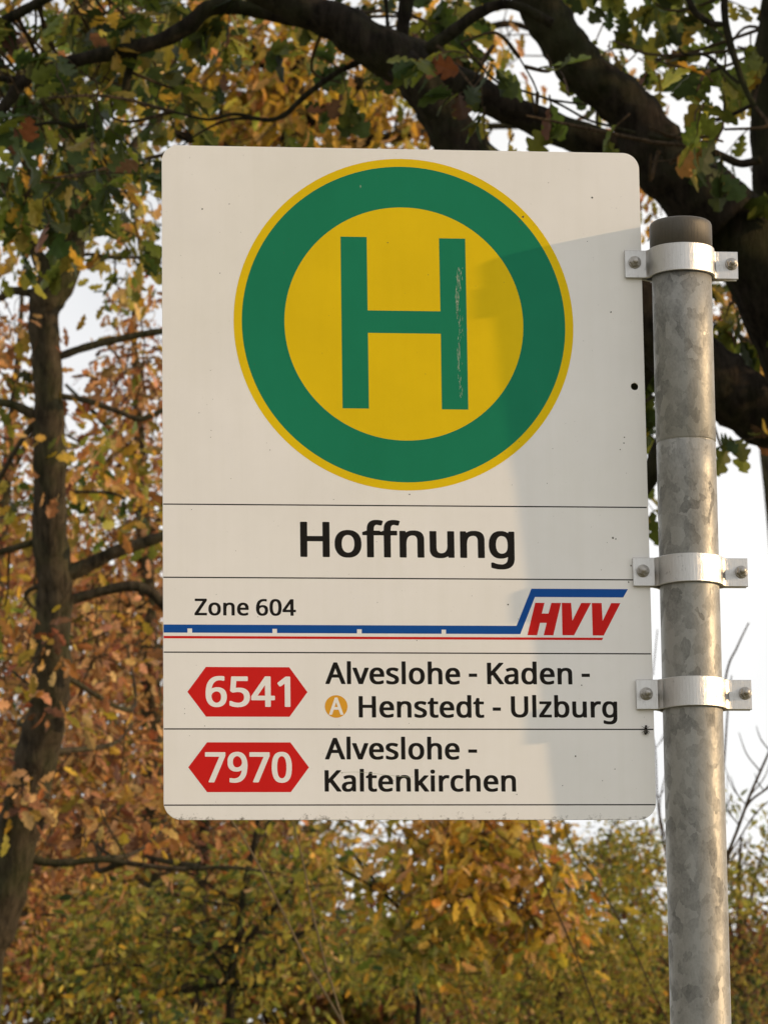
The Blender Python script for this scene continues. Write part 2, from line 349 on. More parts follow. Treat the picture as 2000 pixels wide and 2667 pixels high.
# ------------------------------------------------------------------ lettering: outlines in 1/1000 em, filled once per character
GLYPH = {"-":[258,[[13,175,11,182,11,248,13,254,18,258,27,260,232,260,243,257,248,251,248,181,246,175,241,172,232,170,27,170,18,172]]],"0":[459,[[92,28,66,61,44,106,29,158,20,221,18,255,18,321,20,356,30,426,44,474,60,508,83,540,109,563,125,573,145,582,186,592,245,594,270,592,312,581,329,573,353,557,373,538,384,525,399,501,412,474,429,419,436,378,440,335,440,237,431,158,421,118,413,96,391,54,378,37,363,22,329,-1,291,-15,258,-20,235,-22,201,-20,169,-15,144,-7,128,1,112,11],[181,86,167,102,156,122,147,149,139,187,134,233,132,282,133,324,137,373,148,429,158,456,169,474,186,492,197,499,216,506,235,507,258,500,278,486,297,460,311,424,321,371,325,321,326,254,321,203,314,161,301,121,288,99,271,81,250,70,228,66,204,71,192,77]]],"1":[459,[[196,-9,194,-1,194,446,190,446,126,395,117,393,101,393,92,394,86,399,52,443,50,448,50,456,55,464,209,583,220,586,293,585,304,581,306,573,306,-4,301,-11,291,-13,209,-13]]],"4":[459,[[-3,121,-6,129,-6,191,-3,199,264,581,270,587,280,588,365,588,378,585,382,576,382,210,386,206,452,206,462,202,464,194,464,128,462,121,450,117,386,116,382,114,382,-1,379,-9,374,-12,365,-14,285,-13,277,-12,272,-9,270,-1,270,112,267,116,11,116,2,118],[125,207,124,209,126,213,265,411,268,413,269,208,265,206]]],"5":[459,[[31,14,29,21,28,90,30,96,34,100,44,102,65,101,115,80,163,69,206,66,232,69,255,76,270,83,293,102,310,129,316,150,318,168,316,200,307,227,289,250,268,265,244,273,206,278,176,277,109,267,91,267,81,270,44,295,43,314,65,579,70,584,80,586,378,586,389,583,393,579,394,574,394,508,392,501,387,497,378,496,172,496,168,494,156,366,157,363,160,361,200,364,255,363,304,355,326,348,358,332,379,317,399,297,415,273,424,253,430,233,434,204,434,160,429,125,420,97,403,65,389,47,375,33,357,19,335,6,301,-8,253,-18,192,-22,124,-16,74,-5,48,5]]],"6":[459,[[93,32,67,63,44,108,30,155,23,213,23,282,31,360,45,417,57,449,68,471,93,509,118,535,155,561,193,578,232,588,280,594,351,592,376,589,392,585,396,581,398,575,398,512,396,505,386,501,369,500,328,508,288,508,256,502,239,496,218,485,193,464,170,432,154,393,144,349,147,347,178,361,213,369,235,372,288,370,324,363,349,354,376,338,394,323,412,301,428,271,438,239,442,210,442,160,439,133,430,99,419,74,405,51,390,33,360,9,326,-8,279,-19,232,-21,202,-19,175,-14,136,1,116,13],[179,92,167,107,154,128,142,163,138,199,142,220,149,235,159,249,175,265,193,277,214,286,234,289,248,289,268,285,286,277,303,262,314,247,322,229,327,207,329,184,327,157,321,130,312,109,299,92,280,77,258,68,240,65,224,67,209,72,193,81]]],"7":[459,[[90,-9,88,-3,89,9,312,493,308,495,22,497,16,500,14,506,15,579,20,584,30,586,425,586,436,583,440,579,441,574,440,510,208,-6,202,-12,192,-14,103,-13]]],"9":[459,[[62,-9,60,-1,60,62,62,69,72,73,89,73,139,64,168,64,209,72,240,86,269,110,291,140,308,182,317,224,315,227,281,211,250,204,231,202,178,202,145,207,117,216,91,230,68,248,51,268,35,296,27,318,20,352,20,423,24,449,35,483,57,522,79,546,111,569,143,583,188,592,243,594,280,588,314,577,335,566,355,552,377,531,387,519,398,503,412,476,430,422,438,361,440,327,436,261,426,192,416,155,405,126,386,89,357,51,327,25,301,9,280,-1,252,-10,225,-16,190,-20,161,-22,99,-18,71,-13],[161,306,151,318,143,332,136,354,133,375,134,414,138,434,145,455,157,474,168,485,193,501,210,506,226,508,254,500,271,490,286,476,299,459,310,438,319,409,323,381,321,360,316,345,305,327,289,310,267,295,243,286,220,283,197,286,178,293]]],"A":[512,[[-20,-9,-22,-3,-21,7,202,580,207,585,217,587,295,588,306,585,313,574,532,9,534,2,532,-7,527,-12,517,-14,431,-13,418,-9,348,164,164,164,159,161,98,3,92,-9,87,-12,78,-14,-7,-13],[196,256,198,265,256,417,259,413,316,256,312,254]]],"H":[594,[[58,-9,56,-1,56,573,58,581,63,584,71,585,155,586,165,584,170,579,172,573,172,348,173,344,417,344,420,344,422,348,422,573,423,579,428,584,438,586,522,585,534,582,538,573,538,-1,535,-9,530,-12,522,-13,438,-14,428,-12,422,-6,422,250,420,254,176,254,172,253,172,250,171,-6,165,-12,155,-14,71,-13]]],"K":[496,[[58,-9,56,-1,56,573,58,580,63,584,71,585,155,586,165,584,170,579,172,573,172,354,173,349,176,351,198,375,385,582,397,586,493,586,505,582,509,574,509,567,506,562,289,322,512,15,518,4,516,-8,511,-12,502,-14,405,-13,392,-9,204,242,177,219,172,212,172,-1,170,-7,165,-12,155,-14,71,-13]]],"U":[586,[[116,34,93,59,73,92,60,126,53,161,50,181,50,573,53,580,58,584,66,585,150,586,160,584,166,578,166,193,172,157,185,124,201,103,213,92,226,84,245,76,270,70,295,68,318,70,339,74,357,82,373,92,386,104,398,119,406,134,414,158,420,192,420,578,425,583,435,585,519,586,531,582,535,578,536,573,534,174,529,140,521,113,509,86,489,55,472,37,456,24,417,1,375,-13,323,-20,256,-20,201,-11,178,-4,156,6,133,20]]],"Z":[459,[[11,-9,8,-1,9,57,11,64,295,493,291,495,35,496,26,497,21,501,19,507,18,573,21,580,26,584,35,586,425,586,437,582,441,578,442,573,441,516,438,507,155,80,160,78,433,78,442,76,447,72,449,66,450,-1,447,-8,442,-12,433,-14,25,-14,16,-12]]],"a":[450,[[54,16,38,34,25,58,17,87,15,114,16,141,21,165,29,184,44,206,59,221,83,237,104,247,135,257,196,267,290,272,294,276,293,298,287,328,279,343,265,356,251,362,234,366,208,365,169,355,121,336,92,336,84,343,64,391,63,402,65,409,92,423,140,439,179,447,222,450,274,448,312,441,341,430,359,418,377,401,391,378,401,350,406,317,406,-1,404,-8,399,-12,391,-13,320,-12,312,-6,307,14,305,17,275,-2,244,-14,204,-20,146,-20,114,-15,95,-9,74,1],[148,78,141,87,136,97,133,111,133,125,139,148,146,159,156,169,172,179,206,189,253,194,289,196,293,194,292,159,286,128,275,106,259,88,243,77,230,71,195,63,183,63,170,66,158,71]]],"b":[493,[[49,-9,46,-1,47,613,52,620,61,622,147,622,157,619,160,611,161,426,164,425,193,439,219,446,263,450,300,449,331,444,359,435,380,424,408,403,430,378,441,360,452,337,464,296,468,270,472,218,467,153,462,126,454,99,442,72,430,52,414,32,399,18,382,6,359,-6,338,-13,309,-19,278,-22,242,-20,210,-15,190,-9,175,-2,148,15,146,13,139,-7,132,-12,62,-13],[197,86,186,100,176,120,167,151,163,179,160,211,162,244,167,284,173,306,180,322,189,335,202,348,214,355,238,363,257,365,284,361,304,352,320,338,335,316,346,284,353,237,354,197,350,166,343,136,334,113,318,90,303,77,286,69,267,65,241,66,218,73]]],"c":[385,[[85,30,61,59,42,94,29,136,23,185,23,241,31,299,44,337,66,375,92,403,121,423,161,440,198,448,219,450,274,450,295,448,343,438,376,425,380,419,380,409,359,352,353,345,344,344,326,344,271,359,238,362,211,357,199,352,185,343,169,327,156,306,145,271,140,230,141,184,149,142,159,117,179,91,202,75,217,70,236,66,253,67,282,71,340,90,358,90,367,89,371,85,373,79,374,15,371,7,359,0,342,-7,303,-17,248,-22,211,-20,172,-14,140,-4,114,9]]],"d":[493,[[84,26,59,57,40,95,29,134,23,184,23,244,29,294,41,336,60,373,84,402,114,425,135,436,172,447,197,450,259,449,295,441,331,426,332,430,332,610,334,616,339,621,348,622,431,622,442,620,446,616,448,610,448,-1,446,-7,441,-12,432,-13,359,-13,348,-8,343,11,340,13,307,-6,281,-15,249,-20,192,-20,166,-16,136,-7,114,4],[181,84,166,102,156,120,148,143,143,167,140,196,140,229,143,258,149,286,155,304,165,324,180,343,192,353,208,361,225,365,241,365,262,362,286,351,302,336,314,317,323,293,330,258,334,216,331,169,325,135,317,113,305,94,290,80,272,71,252,66,224,65,197,73]]],"e":[452,[[87,34,64,60,42,99,29,140,23,186,23,238,30,291,46,338,68,376,95,405,125,426,153,439,197,449,259,450,285,447,324,436,358,417,381,397,398,376,412,351,422,326,429,298,433,260,433,200,431,193,426,190,417,188,145,188,141,185,142,174,150,140,158,122,168,107,180,94,191,85,205,77,222,70,250,66,280,67,323,75,381,94,399,94,409,92,413,88,414,83,414,19,412,12,407,8,384,-1,333,-15,290,-20,222,-20,180,-14,150,-5,114,13],[145,271,144,275,148,290,155,310,164,326,176,341,198,358,213,363,231,366,247,365,265,359,277,352,290,339,299,327,306,312,314,275,314,272,310,270]]],"f":[276,[[68,-9,66,-1,65,359,61,362,6,363,-5,366,-9,373,-9,414,0,421,65,443,68,501,77,540,85,558,99,580,112,593,127,604,158,618,179,623,208,626,248,626,271,624,302,618,325,611,332,605,332,595,315,543,311,535,301,531,284,531,239,541,229,542,218,540,206,534,196,524,190,514,184,495,180,450,182,443,273,442,281,441,286,438,288,431,288,375,286,367,275,363,184,362,180,360,179,-6,173,-12,163,-14,81,-13]]],"g":[493,[[58,-174,56,-167,56,-100,57,-94,61,-90,71,-88,92,-88,137,-106,189,-117,239,-120,264,-116,291,-103,307,-88,315,-78,322,-66,328,-48,334,-10,333,3,331,5,296,-11,259,-19,215,-22,193,-20,166,-16,139,-8,116,3,89,23,70,43,49,76,35,113,29,136,22,186,23,242,29,291,41,332,60,370,84,401,111,423,146,440,172,447,197,450,246,450,270,447,307,436,342,417,344,419,348,436,355,441,431,442,442,440,446,436,448,430,446,-34,438,-82,430,-106,418,-129,395,-157,366,-178,332,-193,283,-203,256,-206,204,-206,154,-201,95,-189,72,-181],[182,84,167,100,156,120,148,143,143,167,140,196,140,231,144,266,150,291,156,307,167,327,181,344,193,353,211,361,230,365,262,360,286,350,303,334,316,315,324,294,332,250,334,208,332,167,326,133,316,108,303,90,289,78,272,70,252,65,226,64,201,71]]],"h":[496,[[49,-9,46,-1,47,613,52,620,61,622,147,622,156,619,160,612,161,427,162,423,196,438,237,448,281,450,330,446,362,438,397,420,418,401,437,370,447,340,452,300,452,-4,447,-11,436,-14,354,-13,345,-12,340,-7,338,-1,338,284,335,307,326,332,311,350,301,357,289,361,263,365,227,359,202,346,190,334,180,320,169,291,164,265,160,227,160,-1,159,-7,154,-12,144,-14,62,-13]]],"i":[207,[[49,-9,46,-1,47,433,52,440,61,442,152,441,158,437,160,430,160,-4,155,-11,145,-13,62,-13],[55,504,49,510,43,524,41,536,40,555,45,574,51,585,57,591,77,601,111,604,137,599,149,592,157,584,165,567,167,540,162,517,152,503,140,495,127,490,90,488,71,493]]],"k":[428,[[49,-9,46,-1,47,613,52,620,61,622,146,622,156,619,159,611,160,291,161,286,309,440,320,442,415,442,425,440,430,435,430,425,427,419,271,254,264,245,441,9,443,4,443,-4,438,-11,428,-13,331,-14,319,-10,311,-2,188,163,182,169,163,153,160,148,160,-1,157,-8,152,-12,143,-14,62,-13]]],"l":[207,[[49,-9,46,-1,47,613,52,620,61,622,147,622,158,618,160,610,160,-4,155,-11,145,-13,62,-13]]],"n":[496,[[49,-9,46,-1,46,430,49,438,54,441,62,442,138,442,146,436,150,419,153,417,184,434,217,445,250,450,303,450,335,446,359,440,386,428,407,413,425,393,437,371,446,344,451,313,452,-1,450,-9,445,-12,437,-13,355,-14,345,-12,340,-7,338,-1,338,284,335,307,326,332,311,350,301,357,289,361,264,365,231,360,204,348,194,339,184,326,177,313,170,293,164,264,160,225,160,-1,159,-7,154,-12,144,-14,62,-13]]],"o":[485,[[89,32,62,65,42,103,28,148,23,189,24,256,32,302,47,343,70,380,97,407,132,429,167,442,216,450,271,450,317,442,352,429,388,406,415,379,427,362,441,336,455,297,463,241,463,187,458,147,453,127,445,103,433,78,414,49,388,23,351,0,314,-13,271,-20,212,-20,168,-12,150,-6,127,5,108,17],[182,88,168,103,157,122,148,147,143,171,140,199,140,231,143,261,150,290,158,311,169,329,182,343,194,352,212,360,233,364,252,364,272,360,293,350,313,332,328,310,338,283,345,244,346,200,342,165,334,134,322,109,304,88,288,76,267,68,243,64,225,66,200,75]]],"r":[331,[[49,-9,46,-1,46,430,48,436,53,441,62,442,139,441,145,438,148,434,151,409,153,407,170,421,191,434,211,443,227,447,247,450,296,450,336,444,341,438,341,429,333,368,330,360,319,356,301,356,264,360,247,357,231,351,212,339,193,321,180,303,171,284,164,259,161,231,160,-1,159,-7,154,-12,144,-14,62,-13]]],"s":[384,[[23,10,20,18,20,84,21,90,26,95,35,96,52,96,91,81,129,69,167,63,190,63,216,67,238,77,252,93,257,111,256,123,251,132,243,141,230,151,206,164,122,199,91,214,61,233,39,255,28,274,23,287,20,304,18,326,20,343,25,365,32,381,43,397,64,416,92,432,125,443,173,450,234,450,271,446,316,436,358,419,361,413,361,403,337,348,330,341,305,340,231,363,208,366,188,366,168,363,149,355,135,342,131,328,136,311,154,294,186,278,262,247,296,231,333,207,352,186,365,158,369,139,370,116,368,91,364,74,354,51,344,36,320,14,289,-3,253,-14,211,-20,169,-22,108,-17,56,-5]]],"t":[289,[[91,12,77,27,64,50,56,75,53,97,51,360,47,362,5,363,-6,366,-9,374,-9,412,-4,420,54,448,80,530,84,538,96,541,152,541,161,539,166,532,166,447,168,443,276,442,285,440,290,434,290,374,289,369,285,365,274,362,171,362,167,360,166,123,170,102,175,89,184,77,197,68,209,64,220,64,262,71,277,72,286,70,291,67,293,60,293,2,291,-4,287,-7,262,-15,228,-20,192,-21,164,-19,133,-12,108,-1]]],"u":[496,[[85,18,70,36,55,63,46,93,43,115,42,430,44,438,49,441,57,442,140,442,150,441,155,436,156,430,156,153,160,124,168,100,175,89,185,79,204,69,231,64,265,69,292,82,301,90,313,105,320,118,326,136,332,167,334,190,334,430,336,436,341,441,351,442,434,442,446,439,450,430,450,-1,447,-9,442,-12,434,-13,360,-13,350,-8,345,9,342,11,314,-4,281,-15,247,-20,188,-20,149,-14,132,-9,108,2]]],"v":[407,[[143,-9,-19,417,-21,426,-20,436,-15,441,-5,442,82,442,90,441,96,437,201,147,204,143,312,437,317,441,326,442,413,442,424,440,429,434,429,423,265,-7,259,-12,249,-14,156,-13]]],"z":[377,[[12,-9,10,-1,10,49,12,56,224,360,220,362,39,362,30,364,25,368,23,374,23,431,25,438,30,441,39,442,346,442,358,439,362,431,362,376,361,369,150,70,154,68,351,68,360,66,365,62,367,56,367,-2,365,-9,360,-12,351,-14,26,-14,17,-12]]]}

def fill_loops(loops, extrude=0.0, bevel=0.0):
    """fill closed 2D loops (holes included) -> verts, faces"""
    c = bpy.data.curves.new('outline', 'CURVE'); c.dimensions = '2D'
    c.fill_mode = 'BOTH' if extrude else 'FRONT'
    c.extrude = extrude; c.bevel_depth = bevel; c.bevel_resolution = 2
    for L in loops:
        s = c.splines.new('POLY'); s.points.add(len(L) - 1)
        for p, (x, y) in zip(s.points, L): p.co = (x, y, 0, 1)
        s.use_cyclic_u = True
    o = bpy.data.objects.new('outline', c); COL.objects.link(o)
    bpy.context.view_layer.update()
    me = bpy.data.meshes.new_from_object(o.evaluated_get(bpy.context.evaluated_depsgraph_get()))
    V = [tuple(v.co) for v in me.vertices]; F = [list(p.vertices) for p in me.polygons]
    bpy.data.objects.remove(o); bpy.data.curves.remove(c); bpy.data.meshes.remove(me)
    return V, F

GC = {}
def glyph(ch):
    if ch not in GC:
        adv, loops = GLYPH[ch]
        L = [list(zip(l[0::2], l[1::2])) for l in loops]
        L = [[(x * 1.0, y * 1.0) for x, y in l] for l in L]
        # de-duplicate closing point
        L = [l[:-1] if l[0] == l[-1] else l for l in L]
        V, F = fill_loops([[(x / 100, y / 100) for x, y in l] for l in L])
        GC[ch] = (adv, [(v[0] * 100, v[1] * 100) for v in V], F)
    return GC[ch]

FACE = -0.0026                      # the panel's front face
def P3(x, z, lift): return (x / 1000, FACE - lift, Z0 + z / 1000)

HV = [v[1] for v in glyph('H')[1]]
HMIN, HCAP = min(HV), max(HV) - min(HV)

def put_text(mb, s, x0, x1, zb, cap, lift, m=0, track=14):
    """set s so that its ink runs x0..x1 (mm), baseline zb, capital height cap"""
    pen, items = 0, []
    for ch in s:
        adv, V, F = glyph(ch)
        items.append((pen, V, F)); pen += adv + track
    lo = min(p + min(v[0] for v in V) for p, V, F in items)
    hi = max(p + max(v[0] for v in V) for p, V, F in items)
    k = (x1 - x0) / (hi - lo); kz = cap / HCAP
    for p, V, F in items:
        mb.add([P3(x0 + (p + v[0] - lo) * k, zb + (v[1] - HMIN) * kz, lift) for v in V], F, m)

def poly(mb, pts, lift, m=0):
    mb.add([P3(x, z, lift) for x, z in pts], [list(range(len(pts)))], m)

def shape(mb, loops, lift, m=0):
    V, F = fill_loops([[(x / 100, z / 100) for x, z in l] for l in loops])
    mb.add([P3(v[0] * 100, v[1] * 100, lift) for v in V], F, m)

def circle(cx, cz, r, n=128):
    return [(cx + r * math.cos(2 * math.pi * i / n), cz + r * math.sin(2 * math.pi * i / n)) for i in range(n)]

L1, L2, L3 = 0.00005, 0.0001, 0.00015

sign = empty('bus_stop_sign', (0.540, 0.0, 0.0))
tag(sign, 'white bus stop sign with green H in yellow disc, clamped to grey steel pole', 'bus stop sign')

# --- panel: rounded sheet with one open bolt hole
def rounded(w, h, rs, n=12):
    pts = []
    for (cx, cz, a0), r in zip(((w, h, 0), (0, h, 90), (0, 0, 180), (w, 0, 270)), rs):
        ox = cx - r if cx else r; oz = cz - r if cz else r
        for i in range(n + 1):
            a = math.radians(a0 + 90 * i / n); pts.append((ox + r * math.cos(a), oz + r * math.sin(a)))
    return pts
V, F = fill_loops([[(x / 100, z / 100) for x, z in rounded(498.6, 701.2, (17, 17, 18, 18))],
                   [(x / 100, z / 100) for x, z in circle(488.1, 450.5, 4.2, 24)]], 0.011, 0.002)
mb = MB()
mb.add([(0.0007 + v[0] / 10, -v[2] / 10 - 0.0013, Z0 + 0.0006 + v[1] / 10) for v in V], [f for f in F])
# thin scratch across the last line, fly specks
sc_ = catmull([(178, 48.3, 0), (196, 48.8, 0), (215, 47.0, 0), (240, 44.2, 0), (252, 43.9, 0)], 8)
for a, c in zip(sc_[:-1], sc_[1:]): poly(mb, [(a[0], a[1] - .16), (c[0], c[1] - .14), (c[0], c[1] + .14), (a[0], a[1] + .16)], L2, 2)
spots = [(42, 634, .9), (449, 653, 1.2), (234, 601, .8), (372, 626, 1.0), (376, 631, 1.4), (374, 622, .8), (252.6, 335, .8), (462, 291, 1.2), (465, 290, .8), (352, 221, .9),
         (426, 138, .7), (480, 262, .9), (476, 391, .9), (476.5, 397, .8), (472, 384, .7), (466, 530, 1.0), (357, 26, .6), (477, 245, .9), (418, 65, .9),
         (70, 640, .6), (60, 566, .6), (95, 470, .5), (50, 400, .5), (110, 380, .5), (458, 52, .6), (445, 40, .5), (404, 35, .6)]
for k in range(95):
    spots.append((rng.uniform(8, 490), rng.uniform(6, 695), rng.uniform(.2, .5)))
for x, z, r in spots:
    n = 7; a0 = rng.uniform(0, 6)
    poly(mb, [(x + r * rng.uniform(.6, 1.1) * math.cos(a0 + 6.283 * i / n), z + r * rng.uniform(.6, 1.2) * math.sin(a0 + 6.283 * i / n)) for i in range(n)], L3, 1)
panel = mb.build('sign_panel', [M['white'], M['cap'], M['scuff']], sign)


# --- stop symbol
mb = MB()
shape(mb, [circle(249.9, 515.2, 176.2)], L1, 0)
shape(mb, [circle(249.9, 515.2, 167.7), circle(249.9, 515.2, 123.9)], L2, 1)
poly(mb, [(185, 424.6), (212.2, 424.6), (212.2, 504.6), (287.7, 504.6), (287.5, 424.6), (314.9, 424.6),
          (314.9, 606.6), (287.5, 606.6), (287.7, 528.5), (212.2, 528.5), (212.2, 606.8), (185, 606.8)], L2, 1)
# scuffed strip down the right bar of the H
for i in range(120):
    z = 606.6 - 30 - rng.beta(1.0, 1.2) * 145
    x = 306.3 + 1.2 * math.sin(z * .09) + rng.normal(0, .9) + (rng.random() < .3) * rng.uniform(-1, 5)
    l = abs(rng.normal(0, 1.6)) + .6; w = rng.uniform(.12, .45)
    if rng.random() < .3: l *= 3
    poly(mb, [(x - w / 2, z), (x + rng.normal(0, .4), z - l), (x + w / 2, z - l * .2), (x + rng.normal(0, .3), z + l)], L3, 2)
for z, l in ((661, 2),):
    poly(mb, [(206, z), (206.5, z - l), (206.9, z), (206.5, z + l)], L3, 2)

sy = mb.build('stop_symbol', [M['yellow'], M['green'], M['scuff']], panel)
tag(sy, 'yellow disc with a green ring and a green capital H')
# --- dividing lines
for za, zb, xe in ((322.9, 323.3, 498), (247.3, 247.4, 498), (170.5, 170.6, 498.2), (92.3, 92.7, 498.6), (15.3, 15.6, 498.6)):
    mb = MB(); poly(mb, [(1.0, za - .62), (xe, zb - .62), (xe, zb + .62), (1.0, za + .62)], L1)
    mb.build('divider_line', M['black'], panel)

mb = MB(); put_text(mb, 'Hoffnung', 140.1, 360, 269.1, 36.6, L1, 0, 2)
tag(mb.build('stop_name', M['black'], panel), 'black lettering reading Hoffnung')
mb = MB(); put_text(mb, 'Zone', 32.2, 87.1, 208.3, 17.2, L1); put_text(mb, '604', 94.6, 135.1, 208.3, 17.0, L1)
tag(mb.build('zone_text', M['black'], panel), 'small black lettering reading Zone 604')

# --- network logo with its route line
mb = MB()
bar = [(0.9, 190.5)]
for a, c in ((25.0, 29.7), (111.0, 115.7), (197.0, 201.8), (283.3, 287.9)):
    bar += [(a, 190.5), (a, 194.8), (c, 194.8), (c, 190.5)]
bar += [(364.0, 190.5), (379.9, 229.0), (471.1, 229.0), (476.2, 237.7), (376.4, 237.6), (360.3, 199.0), (0.9, 198.8)]
shape(mb, [bar], L1, 0)
poly(mb, [(0.9, 184.6), (448.2, 184.6), (449.3, 187.1), (0.9, 187.1)], L1, 1)
for l in ([(371.3, 189.4), (380.0, 223), (389.7, 223), (386.6, 211.9), (393.5, 211.9), (396.7, 223), (406.6, 223), (398.0, 189.4),
           (388.0, 189.4), (391.4, 202.2), (384.6, 202.2), (381.3, 189.4)],
          [(407.4, 223.1), (417.1, 223.1), (418.0, 204.7), (427.5, 223.1), (437.6, 223.1), (419.4, 189.5), (407.3, 189.5)],
          [(438.4, 223.1), (448.6, 223.1), (449.2, 204.5), (458.5, 223.1), (468.1, 223.1), (450.0, 189.4), (438.6, 189.4)]):
    shape(mb, [l], L1, 1)
tag(mb.build('network_logo', [M['blue'], M['red']], panel), 'blue stepped line over slanted red letters HVV with a thin red line')

# --- route badges and destinations
for num, hexa, (x0, x1), (zb, cap) in (
        ('6541', [(24.7, 130), (43.4, 155.5), (127.7, 155.5), (145.9, 130.1), (127.6, 104.9), (43.3, 104.9)], (43.0, 128.6), (114.9, 31.0)),
        ('7970', [(25.2, 53.4), (44.2, 78.8), (128.2, 78.8), (146.7, 53.5), (128.2, 28.4), (44.0, 28.4)], (42.1, 129.4), (38.2, 30.6))):
    mb = MB(); poly(mb, hexa, L1, 0); put_text(mb, num, x0, x1, zb, cap, L2, 1, 6)
    tag(mb.build('route_badge', [M['red'], M['print_white']], panel), 'red hexagon with the white number ' + num)
def hyphen(mb, x0, x1, z):
    poly(mb, [(x0, z - 1.7), (x1, z - 1.7), (x1, z + 1.7), (x0, z + 1.7)], L1)
mb = MB()
put_text(mb, 'Alveslohe', 164.2, 301.6, 138.4, 22.2, L1); hyphen(mb, 310.4, 318.9, 147.9)
put_text(mb, 'Kaden', 329.1, 416.5, 138.7, 22.2, L1); hyphen(mb, 426.1, 434.6, 148.2)
put_text(mb, 'Henstedt', 197.7, 325.4, 104.3, 21.9, L1); hyphen(mb, 334.2, 342.5, 113.2)
put_text(mb, 'Ulzburg', 352.9, 462.0, 104.7, 21.8, L1)
tag(mb.build('destination_text', M['black'], panel), 'black lettering reading Alveslohe - Kaden - Henstedt - Ulzburg')
mb = MB()
put_text(mb, 'Alveslohe', 163.0, 299.7, 61.5, 22.0, L1); hyphen(mb, 308.5, 317.4, 70.2)
put_text(mb, 'Kaltenkirchen', 162.3, 356.5, 28.9, 21.8, L1)
tag(mb.build('destination_text', M['black'], panel), 'black lettering reading Alveslohe - Kaltenkirchen')
mb = MB(); shape(mb, [circle(174.9, 115.5, 11.5, 64)], L1, 0); put_text(mb, 'A', 167.6, 182.2, 107.0, 17.6, L2, 1)
tag(mb.build('transfer_badge', [M['orange'], M['print_white']], panel), 'orange disc with a white letter A')
# --- pole, a hair nearer the viewer at its top
def axis_y(z): return 0.001 - 0.019 * z       # z in metres above the panel's lower edge
def lathe(mb, prof, cx, n=48, m=0):
    """prof: (radius, z) with z relative to the panel's lower edge"""
    V = [(cx + r * math.cos(2 * math.pi * j / n), axis_y(z) + r * math.sin(2 * math.pi * j / n), Z0 + z) for r, z in prof for j in range(n)]
    F = [[i * n + j, i * n + (j + 1) % n, (i + 1) * n + (j + 1) % n, (i + 1) * n + j] for i in range(len(prof) - 1) for j in range(n)]
    F += [list(range(n))[::-1], [(len(prof) - 1) * n + j for j in range(n)]]
    mb.add(V, F, m, True)
PX = 0.5402
mb = MB()
prof = [(0.0307, -Z0)] + [(0.0307, z) for z in np.linspace(-1.9, 0.35, 10)] + [(0.0307, 0.3890), (0.0303, 0.3895), (0.0299, 0.3905), (0.0307, 0.3914), (0.0310, 0.3920), (0.0310, 0.5), (0.0310, 0.603)]
lathe(mb, prof, PX)
mb.build('pole', M['zinc'], sign)
mb = MB()
lathe(mb, [(0.0318, 0.594), (0.0326, 0.5945), (0.0326, 0.6185), (0.0324, 0.6210), (0.0315, 0.6232), (0.0298, 0.6245), (0.015, 0.6252), (0.002, 0.6255)], PX)
tag(mb.build('pole_cap', M['cap'], sign), 'dark grey cap closing the pole')

def clamp_path(cy, front):
    s = -1 if front else 1
    ye = s * 0.0045 - (0.0013 if front else 0.0009)
    R = 0.0330
    pts = [(-0.0588, ye), (-0.050, ye), (-0.040, ye), (-0.0362, ye + s * .0005), (-0.0343, ye + s * 0.003)]
    a0 = math.asin(min(0.9, abs(ye + s * 0.006 - cy) / R))
    for a in np.linspace(a0, math.pi - a0, 26): pts.append((-R * math.cos(a), cy + s * R * math.sin(a)))
    pts += [(0.0343, ye + s * 0.003), (0.0362, ye + s * .0005), (0.040, ye), (0.050, ye), (0.0602, ye)]
    return pts
def strap(mb, cx, z0, z1, cy, front, th=0.003):
    P = np.array(clamp_path(cy, front)); T = np.gradient(P, axis=0); T /= np.linalg.norm(T, axis=1)[:, None]
    N = np.stack([-T[:, 1], T[:, 0]], 1)
    A, Bq = P + N * th / 2, P - N * th / 2
    n = len(P); bv = 0.0005
    rings = []
    for (q, zz) in ((A, z0 + bv), (A, z1 - bv), (P + N * (th / 2 - bv), z1), (P - N * (th / 2 - bv), z1), (Bq, z1 - bv), (Bq, z0 + bv), (P - N * (th / 2 - bv), z0), (P + N * (th / 2 - bv), z0)):
        rings.append([(cx + x, y, Z0 + zz) for x, y in q])
    V = [r[i] for i in range(n) for r in rings]
    F = [[i * 8 + j, i * 8 + (j + 1) % 8, (i + 1) * 8 + (j + 1) % 8, (i + 1) * 8 + j] for i in range(n - 1) for j in range(8)]
    F += [list(range(8))[::-1], [(n - 1) * 8 + j for j in range(8)]]
    mb.add(V, F, 0, False)
def yrod(mb, cx, cz, prof, n=6, rot=0.0, smooth=False):
    """solid of revolution (or hexagon) along -y; prof: (radius, y)"""
    V = [(cx + r * math.cos(rot + 2 * math.pi * j / n), y, cz + r * math.sin(rot + 2 * math.pi * j / n)) for r, y in prof for j in range(n)]
    F = [[i * n + j, i * n + (j + 1) % n, (i + 1) * n + (j + 1) % n, (i + 1) * n + j] for i in range(len(prof) - 1) for j in range(n)]
    F += [list(range(n))[::-1], [(len(prof) - 1) * n + j for j in range(n)]]
    mb.add(V, F, 0, smooth)
